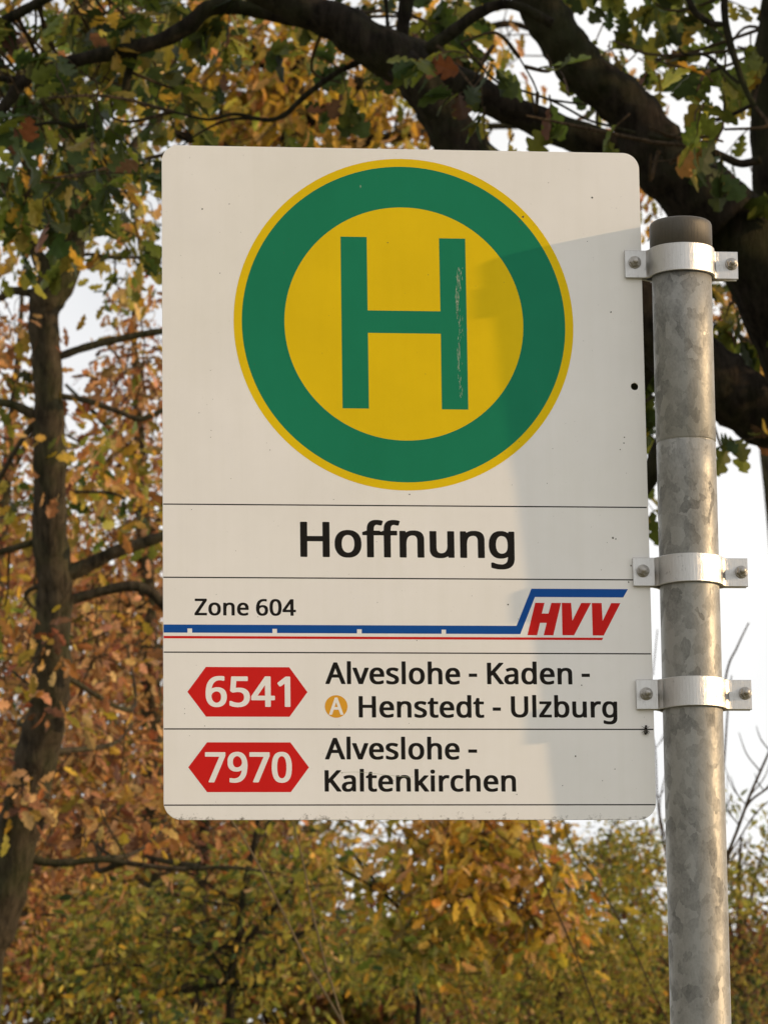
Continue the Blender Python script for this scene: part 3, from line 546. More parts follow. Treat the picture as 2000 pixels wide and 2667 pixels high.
for k, (z0, z1, lab, bz, prot) in enumerate(((0.566, 0.5955, 'topmost clamp, just under the dark cap', 0.582, (0.004, 0.005)),
                              (0.2402, 0.2698, 'middle clamp, beside the blue end of the logo line', 0.2557, (0.0015, 0.006)),
                              (0.1127, 0.1433, 'lowest clamp, beside the route 6541 row', 0.129, (0.006, 0.0055)))):
    cy = axis_y((z0 + z1) / 2)
    mb = MB(); strap(mb, PX, z0, z1, cy, True); strap(mb, PX, z0 + .0004, z1 - .0004, cy, False)
    cl = mb.build('clamp', M['alu'], sign)
    cl['label'] = lab
    for bx, pr in ((0.4915, prot[0]), (0.5937, prot[1])):
        mb = MB(); f0 = -0.0073
        rot = rng.uniform(0, 1)
        zz = Z0 + bz + rng.uniform(-.0006, .0006)
        yrod(mb, bx, zz, [(0.0066, f0), (0.0066, f0 - 0.0010), (0.0060, f0 - 0.0013)], 28, 0, True)
        yrod(mb, bx, zz, [(0.0057, f0 - 0.0012), (0.0057, f0 - 0.0045), (0.0049, f0 - 0.0053)], 6, rot)
        yrod(mb, bx, zz, [(0.0041, f0 - 0.0050), (0.0041, f0 - 0.0058), (0.0034, f0 - 0.0062)], 20, 0, True)
        yrod(mb, bx, zz, [(0.0030, f0 - 0.004), (0.0030, f0 - 0.006 - pr + .0006), (0.0025, f0 - 0.006 - pr)], 16, 0, True)
        yrod(mb, bx, zz, [(0.0052, 0.0102), (0.0055, 0.0096), (0.0055, 0.0050)], 6, 0.4)
        mb.build('bolt', M['bolt'], cl)

# --- a small fly resting on the panel
fx, fz = 0.4905, Z0 + 0.0925
fly = empty('fly', (fx, FACE, fz))
tag(fly, 'small dark fly sitting on the thin line below the lowest clamp', 'insect')
mb = MB()
def ell(mb, c, r, n=10, k=6):
    V = []; F = []
    for i in range(k + 1):
        th = math.pi * i / k
        for j in range(n):
            ph = 2 * math.pi * j / n
            V.append((c[0] + r[0] * math.sin(th) * math.cos(ph), c[1] + r[1] * math.sin(th) * math.sin(ph), c[2] + r[2] * math.cos(th)))
    for i in range(k):
        for j in range(n): F.append([i * n + j, i * n + (j + 1) % n, (i + 1) * n + (j + 1) % n, (i + 1) * n + j])
    mb.add(V, F, 0, True)
ell(mb, (fx, FACE - .0022, fz), (.0016, .0014, .0024)); ell(mb, (fx + .0003, FACE - .0022, fz + .0032), (.0013, .0011, .001)); ell(mb, (fx - .0003, FACE - .0022, fz - .0032), (.0014, .0012, .0026))
for s in (-1, 1):
    for q in (-1, 0, 1):
        tube(mb, [(fx + s * .001, FACE - .0018, fz + q * .001), (fx + s * .003, FACE - .0025, fz + q * .0024), (fx + s * .0042, FACE - .0001, fz + q * .0036)], [.0002, .0002, .0001], 5)
body = mb.build('body', M['black'], fly)
for s in (-1, 1):
    mb = MB(); mb.add([(fx, FACE - .0034, fz + .001), (fx + s * .0024, FACE - .0032, fz - .002), (fx + s * .0022, FACE - .003, fz - .0052), (fx + s * .0006, FACE - .0034, fz - .004)], [[0, 1, 2, 3]])
    mb.build('wing', M['cap'], fly)

# ------------------------------------------------------------------ leaves
def leaf_template(kind):
    """a leaf of length 1 along +x, folded along its midrib, curling down at the tip"""
    if kind == 'oak':
        xs = [0, .10, .20, .28, .36, .46, .54, .64, .72, .82, .90, .97, 1.0]
        ws = [.012, .05, .17, .13, .085, .25, .27, .14, .30, .29, .15, .16, .02]
    elif kind == 'oak_simple':
        xs = [0, .14, .3, .42, .58, .70, .86, 1.0]
        ws = [.012, .10, .21, .12, .29, .18, .22, .02]
    else:
        xs = [0, .3, .65, 1.0]
        ws = [.01, .2, .19, .0]
    return np.array(xs), np.array(ws)

def leaf_variant(kind, curl, fold):
    xs, ws = leaf_template(kind)
    V, F = [], []
    n = len(xs)
    for x, w in zip(xs, ws):
        zc = -curl * x * x
        V += [(x, 0, zc), (x - .05 * (w > .2), w, zc + fold * w), (x - .05 * (w > .2), -w, zc + fold * w)]
    for i in range(n - 1):
        a, c = 3 * i, 3 * i + 3
        F.append([a, c, c + 1, a + 1]); F.append([a, a + 2, c + 2, c])
    return np.array(V), np.array(F)

class Leaves:
    def __init__(s, kind):
        s.kind = kind; s.P = []; s.A = []; s.N = []; s.S = []; s.C = []
    def add(s, P, A, N, S, C):
        s.P.append(np.atleast_2d(P)); s.A.append(np.atleast_2d(A)); s.N.append(np.atleast_2d(N)); s.S.append(np.atleast_1d(S)); s.C.append(np.atleast_2d(C))
    def build(s, name, mat, parent=None, extra=None):
        P, A, N = map(np.vstack, (s.P, s.A, s.N)); S = np.concatenate(s.S); C = np.vstack(s.C)
        X = A / (np.linalg.norm(A, axis=1)[:, None] + 1e-9)
        Y = np.cross(N, X); Y /= np.linalg.norm(Y, axis=1)[:, None] + 1e-9
        Z = np.cross(X, Y)
        var = rng.integers(0, 4, len(P))
        vs, fs, cs, base = [], [], [], 0
        for k, (curl, fold) in enumerate(((.15, .25), (.35, -.15), (-.12, .35), (.5, .3))):
            q = np.where(var == k)[0]
            if not len(q): continue
            V, F = leaf_variant(s.kind, curl, fold)
            W_ = rng.uniform(.8, 1.2, len(q))
            pts = P[q][:, None] + S[q][:, None, None] * (V[None, :, 0:1] * X[q][:, None] + V[None, :, 1:2] * W_[:, None, None] * Y[q][:, None] + V[None, :, 2:3] * Z[q][:, None])
            vs.append(pts.reshape(-1, 3))
            fs.append((F[None] + base + (np.arange(len(q)) * len(V))[:, None, None]).reshape(-1, 4))
            cs.append(np.repeat(C[q], len(V), axis=0)); base += len(q) * len(V)
        V = np.vstack(vs); F = np.vstack(fs); C = np.vstack(cs)
        ev = ef = 0
        if extra is not None and extra.v:
            ev = len(extra.v)
        me = bpy.data.meshes.new(name)
        nv = len(V); nf = len(F)
        polys = F
        if ev:
            V = np.vstack([V, np.array(extra.v)])
            quads = [f for f in extra.f if len(f) == 4]
            polys = np.vstack([F, np.array(quads) + nv]); ef = len(quads)
            C = np.vstack([C, np.tile([[.1, .07, .04]], (ev, 1))])
        me.vertices.add(len(V)); me.vertices.foreach_set('co', V.astype(np.float32).ravel())
        me.loops.add(len(polys) * 4); me.loops.foreach_set('vertex_index', polys.astype(np.int32).ravel())
        me.polygons.add(len(polys)); me.polygons.foreach_set('loop_start', np.arange(0, len(polys) * 4, 4, dtype=np.int32))
        me.update(calc_edges=True)
        me.polygons.foreach_set('use_smooth', np.concatenate([np.zeros(nf, bool), np.ones(ef, bool)]))
        ca = me.color_attributes.new('leaf_colour', 'FLOAT_COLOR', 'POINT')
        ca.data.foreach_set('color', np.hstack([C, np.ones((len(C), 1))]).astype(np.float32).ravel())
        mats = [mat]
        if ef:
            mats.append(M['twig'])
            me.polygons.foreach_set('material_index', np.concatenate([np.zeros(nf, np.int32), np.ones(ef, np.int32)]))
        me.update()
        return link(name, me, mats, parent)

PAL = {'dark': (0.055, 0.085, 0.022), 'green': (0.15, 0.185, 0.03), 'lime': (0.40, 0.38, 0.06), 'olive': (0.33, 0.28, 0.05),
       'gold': (0.60, 0.38, 0.05), 'yellow': (0.66, 0.44, 0.05), 'tan': (0.66, 0.40, 0.16), 'copper': (0.42, 0.19, 0.06),
       'rust': (0.24, 0.085, 0.035), 'brown': (0.17, 0.085, 0.045), 'pink': (0.62, 0.34, 0.18), 'orange': (0.50, 0.20, 0.03)}
def colours(weights, n):
    k = list(weights); w = np.array([weights[q] for q in k], float); w /= w.sum()
    base = np.array([PAL[q] for q in k])[rng.choice(len(k), n, p=w)]
    return np.minimum(base * rng.choice([.5, .8, 1.0, 1.15, 1.35], (n, 1), p=[.16, .24, .28, .2, .12]) * rng.uniform(.88, 1.1, (n, 3)), .78)

DENS = 2.2
BLOB_TWIGS = None
def unit(n):
    v = rng.normal(0, 1, (n, 3)); return v / np.linalg.norm(v, axis=1)[:, None]

def blob(L, px, py, d, rx, ry, rd, nc, per, size, pal, spread=1.7, droop=.5):
    """a bough's worth of leaf clusters in an ellipsoid; rx, ry in photo pixels, rd in metres"""
    nc = int(nc * DENS) + 1
    s = d / FPX
    c = at(px, py, d)
    u = unit(nc) * (rng.uniform(0, 1, nc) ** (1 / 2.4))[:, None]
    cc = c + u[:, 0:1] * rx * s * RM[:, 0] + u[:, 1:2] * rd * RM[:, 1] + u[:, 2:3] * ry * s * RM[:, 2]
    tone = rng.integers(0, 3, nc)
    TW = BLOB_TWIGS
    for i in range(nc):
        n = max(2, int(rng.poisson(per)))
        ax = unit(1)[0]; ax[2] -= .2
        off = rng.normal(0, 1, (n, 3)) * size * spread * np.array([1, 1, .8]) * .6
        A = off / (size * spread) + ax * .6 + rng.normal(0, .35, (n, 3)); A[:, 2] -= droop
        N = unit(n) + np.array([0.45, -.35, .15])
        col = colours(pal, n)
        if tone[i] == 0:
            col = col * .55 + .45 * colours(pal, 1)
        if TW is not None and rng.random() < .3:
            b0 = cc[i] - ax * size * 3.2 + rng.normal(0, size, 3)
            tube(TW, [b0, (b0 + cc[i]) / 2 + rng.normal(0, size * .35, 3), cc[i], cc[i] + ax * size * 1.4], np.array([.055, .045, .03, .018]) * size, 4, cap=False)
        L.add(cc[i] + off, A, N, size * rng.uniform(.5, 1.35, n), col)
    return cc

def sprig(L, mb, p, d, length, nl, size, pal, droop=.35):
    """a curved twig with alternate leaves and a terminal rosette"""
    k = 6
    pts = [p]; dd = d / np.linalg.norm(d)
    for i in range(k):
        dd = dd + rng.normal(0, .16, 3) + np.array([0, 0, -.05]); dd /= np.linalg.norm(dd)
        pts.append(pts[-1] + dd * length / k)
    pts = np.array(pts)
    tube(mb, pts, np.linspace(.0028, .0012, len(pts)), 5, cap=False)
    t = np.concatenate([rng.uniform(.25, .9, nl // 2), np.full(nl - nl // 2, 1.0)])
    ii = np.minimum((t * k).astype(int), k - 1); fr = t * k - ii
    P = pts[ii] * (1 - fr)[:, None] + pts[ii + 1] * fr[:, None]
    A = dd + unit(nl) * .95; A[:, 2] -= droop
    N = unit(nl) * .8 + np.array([0, 0, .8])
    L.add(P, A, N, size * rng.uniform(.7, 1.2, nl), colours(pal, nl))

def root_of(px, py, d):
    p = at(px, py, d); return (float(p[0]), float(p[1]), 0.0)

def ground_trunk(px, py, r, d, lean=0.0):
    """control rows carrying a trunk from photo point (px, py) straight down to the ground"""
    p = at(px, py, d)
    rows = []
    s = d / FPX
    drop = p[2]
    for f, k in ((.35, 1.15), (.7, 1.3), (1.0, 1.6)):
        rows.append((p + np.array([lean * f, 0, -drop * f - (.15 if f == 1 else 0)]), r * s * k))
    return rows

def trunk_path(mb, ctrl, d, sides=18, lump=.06, lean=0.0):
    """ctrl listed from the top down; continued to the ground"""
    P = [np.append(at(c[0], c[1], d), c[2] * d / FPX) for c in ctrl]
    for q, r in ground_trunk(ctrl[-1][0], ctrl[-1][1], ctrl[-1][2], d, lean): P.append(np.append(q, r))
    Q = catmull(P, 7)
    tube(mb, Q[:, :3], Q[:, 3], sides, 0, lump)
    return Q

# ------------------------------------------------------------------ the oak whose limbs hang over the sign
D1 = 11.5
oak = empty('oak_tree', root_of(2420, 1600, D1 + .2))
tag(oak, 'big dark oak with thick black limbs and green lobed leaves arching over the sign', 'tree')
mb = MB(); nodes = []
def ol(ctrl, d=D1, **k):
    Q = limb(mb, ctrl, d, **k); nodes.append(Q); return Q
trunk_path(mb, [(1783, 470, 84), (1892, 579, 106), (1995, 715, 112), (2150, 960, 150), (2300, 1300, 210), (2400, 1700, 240)], D1 + .1, lump=.07)
ol([(1892, 579, 100), (1783, 470, 95), (1700, 385, 84), (1657, 305, 70), (1600, 245, 64), (1530, 192, 62), (1480, 130, 61), (1440, 65, 60), (1400, 5, 56), (1340, -80, 50), (1250, -190, 40)], sides=18)
ol([(1800, 490, 60), (1700, 430, 56), (1633, 400, 48), (1500, 355, 43), (1362, 298, 40), (1259, 250, 44), (1150, 207, 58), (1060, 160, 68), (960, 112, 60), (880, 58, 52), (800, 28, 46), (690, -20, 38), (560, -60, 30)], D1 + .15, sides=18)
ol([(2270, 1260, 110), (2120, 1130, 84), (2000, 1085, 78), (1920, 1035, 86), (1850, 990, 95), (1720, 870, 84), (1560, 720, 76), (1400, 570, 72), (1260, 440, 66), (1193, 370, 62), (1150, 300, 57), (1095, 220, 52), (1040, 160, 45)], D1 - .2, sides=18)
ol([(1850, 990, 60), (1800, 1060, 48), (1735, 1160, 36), (1690, 1250, 22), (1640, 1330, 10)], D1 - .2)
ol([(1735, 860, 44), (1672, 960, 36), (1650, 1015, 30), (1642, 1090, 24), (1630, 1180, 14)], D1 + .3)
ol([(1990, 690, 70), (2010, 560, 56), (2003, 420, 48), (1998, 300, 44), (2003, 160, 42), (2018, 20, 38), (2030, -160, 30)], D1 + .3)
ol([(850, 48, 34), (723, 34, 24), (620, 18, 20), (543, 20, 22), (494, 62, 23), (422, 103, 21), (301, 134, 20), (211, 153, 18), (120, 183, 17), (55, 216, 16), (22, 262, 15), (-20, 300, 14), (-120, 330, 10)], D1 + .4)
ol([(110, 185, 12), (40, 205, 10), (-60, 195, 8)], D1 + .4, sides=8)
ol([(352, 128, 13), (333, 193, 11), (319, 245, 10), (277, 298, 9), (205, 328, 8), (140, 318, 5), (60, 330, 3)], D1 + .45, sides=10)
ol([(-60, 110, 16), (0, 62, 15), (60, 26, 14), (125, -8, 13), (220, -60, 10)], D1 + .8, sides=10)
ol([(1010, 120, 14), (940, 158, 8), (874, 190, 8), (801, 243, 8), (741, 297, 7), (693, 311, 6), (610, 296, 5), (543, 310, 4), (452, 290, 3)], D1 + .2, sides=8)
ol([(693, 311, 4), (600, 310, 4), (520, 345, 3), (455, 395, 2.5)], D1 + .2, sides=6)
ol([(1440, 60, 14), (1330, 10, 14), (1250, 30, 16), (1180, 80, 18), (1110, 130, 16)], D1 - .3, sides=10)
ol([(1043, 130, 14), (1050, 60, 18), (1058, 0, 20), (1062, -60, 18)], D1 + .3, sides=10)
ol([(1010, 110, 6), (1008, 40, 5), (1002, -30, 5)], D1 + .2, sides=8)
# long bare shoots at the upper right
tw = []
for c, d in (([(1790, -10, 8), (1810, 30, 9), (1850, 58, 8), (1892, 62, 7)], D1 - 1.6), ([(1885, -20, 9), (1890, 60, 10), (1912, 145, 9), (1935, 215, 8), (1962, 270, 7), (2005, 322, 6), (2060, 380, 5)], D1 - 1.6),
             ([(1765, 123, 3), (1785, 140, 3.5), (1832, 142, 3.5), (1868, 165, 4), (1905, 200, 4.5), (1925, 215, 5)], D1 - 1.6), ([(1838, 170, 3), (1848, 185, 3.5), (1872, 178, 3.5), (1880, 168, 3)], D1 - 1.6),
             ([(1962, 270, 6), (1900, 300, 5), (1830, 320, 5), (1790, 345, 5), (1730, 360, 6), (1690, 350, 8)], D1 - .9), ([(1655, 345, 4), (1600, 330, 4), (1530, 310, 3.5), (1440, 262, 3.5), (1330, 225, 3.5), (1280, 200, 3.5), (1200, 110, 3.5)], D1 - .9),
             ([(1430, 258, 3.5), (1500, 268, 3), (1530, 270, 3)], D1 - 1), ([(1350, 145, 2.5), (1385, 205, 2.5), (1400, 240, 2.5)], D1 - 1),
             ([(1980, 415, 12), (1930, 425, 11), (1880, 405, 11), (1830, 385, 12), (1790, 365, 14)], D1 - .3), ([(1700, 370, 3), (1722, 400, 3), (1745, 425, 3)], D1 - 1.4), ([(1726, 350, 2.5), (1728, 385, 2.5), (1735, 410, 2.5)], D1 - 1.4)):
    ol(c, d, sides=8)
mb.build('trunk', M['oak_bark'], oak)
allp = np.vstack(nodes)[:, :3]

ml = Leaves('oak'); mb = MB()
LEFTP = {'dark': 3, 'green': 3.2, 'olive': 1.8, 'lime': 1, 'gold': .5, 'brown': .4}
DARK = {'dark': 5, 'green': 3, 'olive': .8, 'lime': .25, 'brown': .5, 'rust': .2}
RIGHT = {'dark': 3, 'green': 4.5, 'olive': 1, 'lime': .8, 'gold': .2, 'copper': .15, 'brown': .15}
def cluster(px, py, d, ns, pal, size=.093, rad=.15, nl=7, feed=True):
    c = at(px, py, d)
    if feed:
        j = np.argmin(np.linalg.norm(allp - c, axis=1)); q = allp[j]
        if np.linalg.norm(q - c) < 1.2:
            mid = (q + c) / 2 + rng.normal(0, .05, 3)
            Q = catmull([q, mid, c], 5); tube(mb, Q, np.linspace(.006, .003, len(Q)), 6, cap=False)
    for i in range(ns):
        dr = unit(1)[0]; dr[2] -= .15
        sprig(ml, mb, c + rng.normal(0, .03, 3), dr, rad * rng.uniform(.6, 1.5), nl, size, pal)
def region(x0, y0, x1, y1, n, ns, pal, d=(10.8, 13.0), **k):
    for i in range(n): cluster(rng.uniform(x0, x1), rng.uniform(y0, y1), rng.uniform(*d), ns, pal, **k)
B = (11.9, 13.6)                       # mostly beyond the limbs
region(-60, -60, 420, 120, 6, 3, LEFTP, d=B); region(-60, 120, 300, 420, 8, 3, LEFTP, d=B); region(-60, 380, 230, 590, 5, 3, LEFTP, d=B)
region(-60, 200, 300, 480, 3, 3, DARK, d=(10.9, 11.4))
region(-40, 60, 330, 480, 9, 3, {'dark': 4, 'green': 3, 'olive': 1, 'lime': .4}, d=(12.2, 14), size=.085); region(350, -40, 900, 140, 5, 3, LEFTP, d=(12.2, 14), size=.085)
region(290, 180, 470, 400, 3, 3, LEFTP, d=B); region(250, 400, 410, 570, 3, 2, LEFTP, nl=6, d=B)
region(380, -60, 900, 70, 3, 3, LEFTP, d=B); region(450, 110, 900, 330, 1, 2, LEFTP, d=B)
region(960, -60, 1340, 110, 4, 3, RIGHT, d=B); region(1120, 90, 1330, 250, 3, 2, DARK, d=(10.2, 11.2)); region(860, 180, 960, 290, 2, 3, DARK, d=B)
region(1480, -90, 1960, 0, 3, 3, RIGHT, d=B); region(1560, 60, 1640, 130, 2, 2, RIGHT, d=B, rad=.1)
cluster(1690, 150, 12.5, 2, RIGHT, rad=.09, nl=4); region(1880, 80, 1950, 170, 2, 2, RIGHT, d=(9.8, 11), rad=.1, nl=5)
cluster(1815, 235, 9.8, 2, RIGHT, rad=.07, nl=4); region(1880, 290, 1960, 400, 2, 2, RIGHT, d=(9.8, 11), rad=.1, nl=5)
cluster(1425, 140, 10.5, 1, DARK, rad=.08, nl=4); cluster(1385, 245, 10.5, 1, DARK, rad=.08, nl=5)
for q in ((1690, 330), (1695, 400), (1370, 300)): cluster(*q, 10.0, 1, {'green': 3, 'lime': 1.2, 'dark': 1}, rad=.08, nl=4)
region(1920, 400, 2010, 450, 2, 2, RIGHT, d=B)
region(1500, -40, 1940, 60, 4, 3, RIGHT, d=B); region(1560, 70, 1690, 210, 3, 2, RIGHT, d=B); region(1870, 40, 1950, 200, 2, 2, RIGHT, d=B); region(1080, 20, 1380, 200, 4, 3, LEFTP, d=B); region(1850, 250, 1950, 360, 2, 2, RIGHT, d=B)
for q in ((1645, 1000, 12.0), (1658, 1015, 12.4), (1640, 1020, 12.8)): cluster(*q, 5, DARK, rad=.06, nl=7)
region(1660, 580, 1730, 860, 4, 2, {'green': 2, 'olive': 2, 'gold': 1.5, 'dark': 2}, d=B); region(1660, 860, 1730, 1290, 6, 2, RIGHT, d=B)
region(1840, 720, 2020, 930, 5, 2, RIGHT, d=B); cluster(1880, 1170, 10.8, 2, RIGHT, rad=.09, nl=5)
region(1940, 900, 2060, 980, 2, 2, {'gold': 2, 'copper': 2, 'green': 1}, d=(12, 13.5))
# the rest of the crown, above and to the right of the picture
region(-250, -420, 1900, -170, 30, 4, DARK, d=(10, 13.5), feed=False, nl=8)
region(2230, -500, 3300, 850, 70, 6, DARK, d=(9.2, 13.5), feed=False, nl=9, size=.11, rad=.26)
ml.build('crown', M['oakleaf'], oak, mb)

# ------------------------------------------------------------------ trees, each with its trunk, limbs and crown
def tree(name, label, cat, group, trunk_ctrl, d, limbs, blobs, kind, size, barkm='bark', lump=.06, feed=.5, lean=0.0, leafm='leaf'):
    base = trunk_ctrl[-1]
    e = empty(name, root_of(base[0] , base[1], d)); tag(e, label, cat, group)
    mb = MB(); T = trunk_path(mb, trunk_ctrl, d, lump=lump, lean=lean); ps = [T[:, :3]]
    for c in limbs: ps.append(limb(mb, c, d, sides=10)[:, :3])
    ps = np.vstack(ps)
    global BLOB_TWIGS
    BLOB_TWIGS = MB()
    L = Leaves(kind); cen = []
    for b in blobs:
        pal, pars = b[-1], b[:-1]
        px, py, dd, rx, ry, rd, nc, per = pars
        cc = blob(L, px, py, dd, rx, ry, rd, nc, per, size, pal)
        k = max(1, int(len(cc) * feed * .12))
        for q in cc[rng.choice(len(cc), k, replace=False)]:
            c0 = ps[np.argmin(np.linalg.norm(ps - q, axis=1) + rng.uniform(0, .6, len(ps)))]
            mid = (c0 + q) / 2 + rng.normal(0, .12 * np.linalg.norm(c0 - q), 3)
            Q = catmull([c0, mid, q], 6); tube(mb, Q, np.linspace(.5, .12, len(Q)) * .035 * min(1.0, np.linalg.norm(c0 - q) / 1.5), 6, cap=False)
    mb.build('trunk', M[barkm], e)
    L.build('crown', M[leafm], e, BLOB_TWIGS)
    BLOB_TWIGS = None
    return e

# leaning tree at the left edge
D2 = 18.0
GOLDMIX = {'gold': 2.6, 'olive': 2.2, 'green': 2.2, 'tan': 1.6, 'copper': 1, 'dark': 1.3, 'lime': 1.3}
COPMIX = {'copper': 3, 'tan': 2.2, 'rust': 1.4, 'brown': 1.2, 'gold': 1, 'pink': .8, 'olive': .5}
tree('leaning_oak_tree', 'tree with a bare leaning trunk and stubby side branches at the left edge', 'tree', None,
     [(225, -150, 10), (215, 20, 15), (200, 200, 19), (190, 380, 24), (195, 500, 29), (192, 600, 34), (172, 690, 44), (130, 760, 50), (114, 830, 40), (124, 962, 38), (127, 1106, 41), (131, 1251, 43),
      (130, 1396, 46), (141, 1500, 46), (143, 1570, 47), (136, 1665, 48), (132, 1770, 51), (120, 1872, 53), (94, 1977, 56), (69, 2082, 58), (44, 2187, 58), (17, 2295, 59), (-12, 2400, 61), (-60, 2560, 64)], D2,
     [[(150, 740, 34), (112, 690, 24), (85, 640, 14), (50, 560, 9), (20, 480, 6)],
      [(120, 770, 16), (78, 762, 12), (36, 757, 11), (0, 775, 10), (-60, 800, 8)],
      [(130, 932, 13), (160, 926, 11), (217, 906, 11), (289, 887, 10), (360, 872, 9), (425, 862, 9), (540, 850, 6)],
      [(130, 1030, 9), (175, 1034, 8), (235, 1046, 8), (307, 1071, 7), (365, 1091, 7), (425, 1068, 6), (500, 1030, 4)],
      [(120, 1095, 14), (83, 1078, 13), (40, 1056, 12), (-5, 1046, 11), (-80, 1020, 9)],
      [(110, 1090, 9), (78, 1115, 8), (36, 1180, 7), (0, 1245, 7), (-40, 1320, 5)],
      [(150, 1280, 6), (210, 1281, 4), (289, 1284, 4), (330, 1300, 3)],
      [(140, 1575, 18), (183, 1563, 15), (262, 1541, 13), (336, 1527, 14), (388, 1540, 14), (430, 1580, 13), (500, 1660, 9)],
      [(150, 1510, 24), (190, 1490, 22), (250, 1462, 19), (315, 1432, 17), (420, 1398, 14), (540, 1350, 9)],
      [(130, 1395, 10), (95, 1410, 9), (45, 1425, 9), (-5, 1440, 8), (-70, 1470, 6)],
      [(60, 2230, 14), (87, 2240, 12), (157, 2250, 10), (262, 2240, 8), (367, 2254, 7), (472, 2264, 6), (600, 2260, 5), (720, 2276, 3)],
      [(190, 600, 12), (223, 555, 14), (253, 494, 13), (313, 434, 11), (361, 361, 11), (446, 283, 10), (520, 210, 7)],
      [(185, 665, 6), (240, 662, 5), (300, 670, 5), (425, 664, 4), (480, 640, 3)],
      [(196, 560, 7), (150, 505, 6), (120, 450, 5), (60, 400, 4)]],
     [(60, 600, D2, 130, 110, .9, 15, 5, GOLDMIX), (330, 690, D2 + .3, 100, 100, .9, 13, 5, GOLDMIX), (80, 470, D2 + .2, 120, 110, .9, 12, 5, GOLDMIX), (300, 500, D2, 110, 110, .9, 11, 5, GOLDMIX),
      (200, 250, D2, 260, 200, 1.2, 34, 5, GOLDMIX), (200, 20, D2, 300, 180, 1.3, 34, 5, GOLDMIX),
      (30, 1000, D2 + .2, 90, 60, .7, 7, 5, GOLDMIX), (330, 1010, D2 + .5, 100, 60, .8, 8, 5, COPMIX), (40, 860, D2, 70, 50, .6, 4, 5, COPMIX),
      (130, 1690, D2 - .25, 34, 40, .12, 4, 5, COPMIX), (125, 1850, D2 - .25, 30, 22, .1, 2, 4, COPMIX), (50, 2075, D2 - .25, 48, 50, .12, 5, 5, COPMIX), (170, 1280, D2 - .25, 14, 14, .1, 1, 4, COPMIX),
      (250, 1180, D2 + .6, 160, 110, .9, 12, 5, GOLDMIX), (320, 1300, D2 + .7, 130, 120, .9, 12, 5, GOLDMIX), (60, 1300, D2 + .7, 120, 120, .9, 10, 5, GOLDMIX),
      (260, 1700, D2 + 1.2, 190, 160, 1.0, 22, 5, COPMIX), (300, 2000, D2 + 1.2, 200, 160, 1.0, 24, 5, COPMIX), (30, 1650, D2 + 1, 120, 200, 1.0, 14, 5, GOLDMIX), (300, 2160, D2 + .8, 260, 90, .9, 20, 5, COPMIX)],
     'oak_simple', .078, feed=.8)

# gold oak behind the top of the sign
D3 = 29.0
G3 = {'gold': 4, 'tan': 2, 'olive': 2.2, 'lime': 1.3, 'green': 1, 'copper': 1, 'yellow': 1.2}
tree('golden_oak_tree', 'sunlit golden oak whose foliage fills the gap above the top edge of the sign', 'tree', None,
     [(820, -420, 12), (800, -100, 18), (760, 300, 22), (660, 1000, 20), (560, 1800, 16), (528, 2250, 14), (520, 2560, 15)], D3,
     [[(790, 260, 26), (640, 120, 18), (480, 40, 12), (330, -60, 8)], [(785, 320, 26), (960, 200, 18), (1160, 120, 12), (1330, 60, 9), (1500, 140, 6), (1660, 205, 4)], [(790, 460, 24), (560, 380, 16), (400, 330, 9)], [(795, 420, 24), (1000, 360, 15), (1220, 330, 10), (1450, 335, 7), (1660, 395, 4)]],
     [(420, 60, D3, 210, 190, 1.8, 32, 6, G3), (640, 120, D3, 210, 170, 1.8, 40, 6, G3), (860, 200, D3, 220, 170, 1.8, 46, 6, G3), (560, 300, D3 + .5, 230, 130, 1.6, 36, 6, G3),
      (1080, 320, D3, 190, 110, 1.5, 22, 6, G3), (800, 330, D3, 260, 110, 1.5, 34, 6, G3), (1130, 60, D3, 170, 140, 1.5, 18, 6, G3), (700, -160, D3, 500, 170, 2, 40, 6, G3),
      (1290, 180, D3, 120, 130, 1.2, 8, 5, G3), (1640, 390, D3, 120, 60, 1, 7, 5, {'tan': 2, 'copper': 2, 'gold': 1}), (820, 600, D3, 500, 200, 1.6, 40, 6, G3),
      (1650, 200, D3 + 1, 90, 90, 1, 4, 5, {'tan': 2, 'copper': 2, 'pink': 1})],
     'oak_simple', .118, feed=.7, barkm='oak_bark')

# orange-leaved boughs right of the pole
D4 = 26.0
tree('amber_oak_tree', 'thin amber and copper leaved tree showing between the pole and the right edge', 'tree', None,
     [(1990, 150, 10), (1985, 500, 20), (2000, 1000, 30), (2060, 1700, 40), (2080, 2300, 46)], D4,
     [[(1985, 700, 14), (1900, 640, 9), (1850, 620, 6)], [(1990, 900, 14), (1930, 880, 9), (1880, 800, 6)]],
     [(1930, 800, D4, 110, 90, 1.2, 13, 5, {'gold': 2, 'tan': 2, 'copper': 2, 'olive': 1, 'pink': 1}), (1960, 960, D4, 70, 60, 1, 6, 5, {'gold': 2, 'tan': 2, 'copper': 2, 'pink': 1}),
      (1870, 720, D4, 40, 40, .8, 4, 5, {'gold': 2, 'copper': 2, 'olive': 2}), (2120, 800, D4, 140, 260, 1.5, 24, 5, G3), (1690, 520, D4, 60, 80, .8, 7, 5, {'gold': 2, 'olive': 2, 'copper': 1}), (1690, 650, D4, 50, 60, .8, 4, 5, {'gold': 2, 'olive': 2, 'copper': 1})],
     'oak_simple', .08, feed=.5)

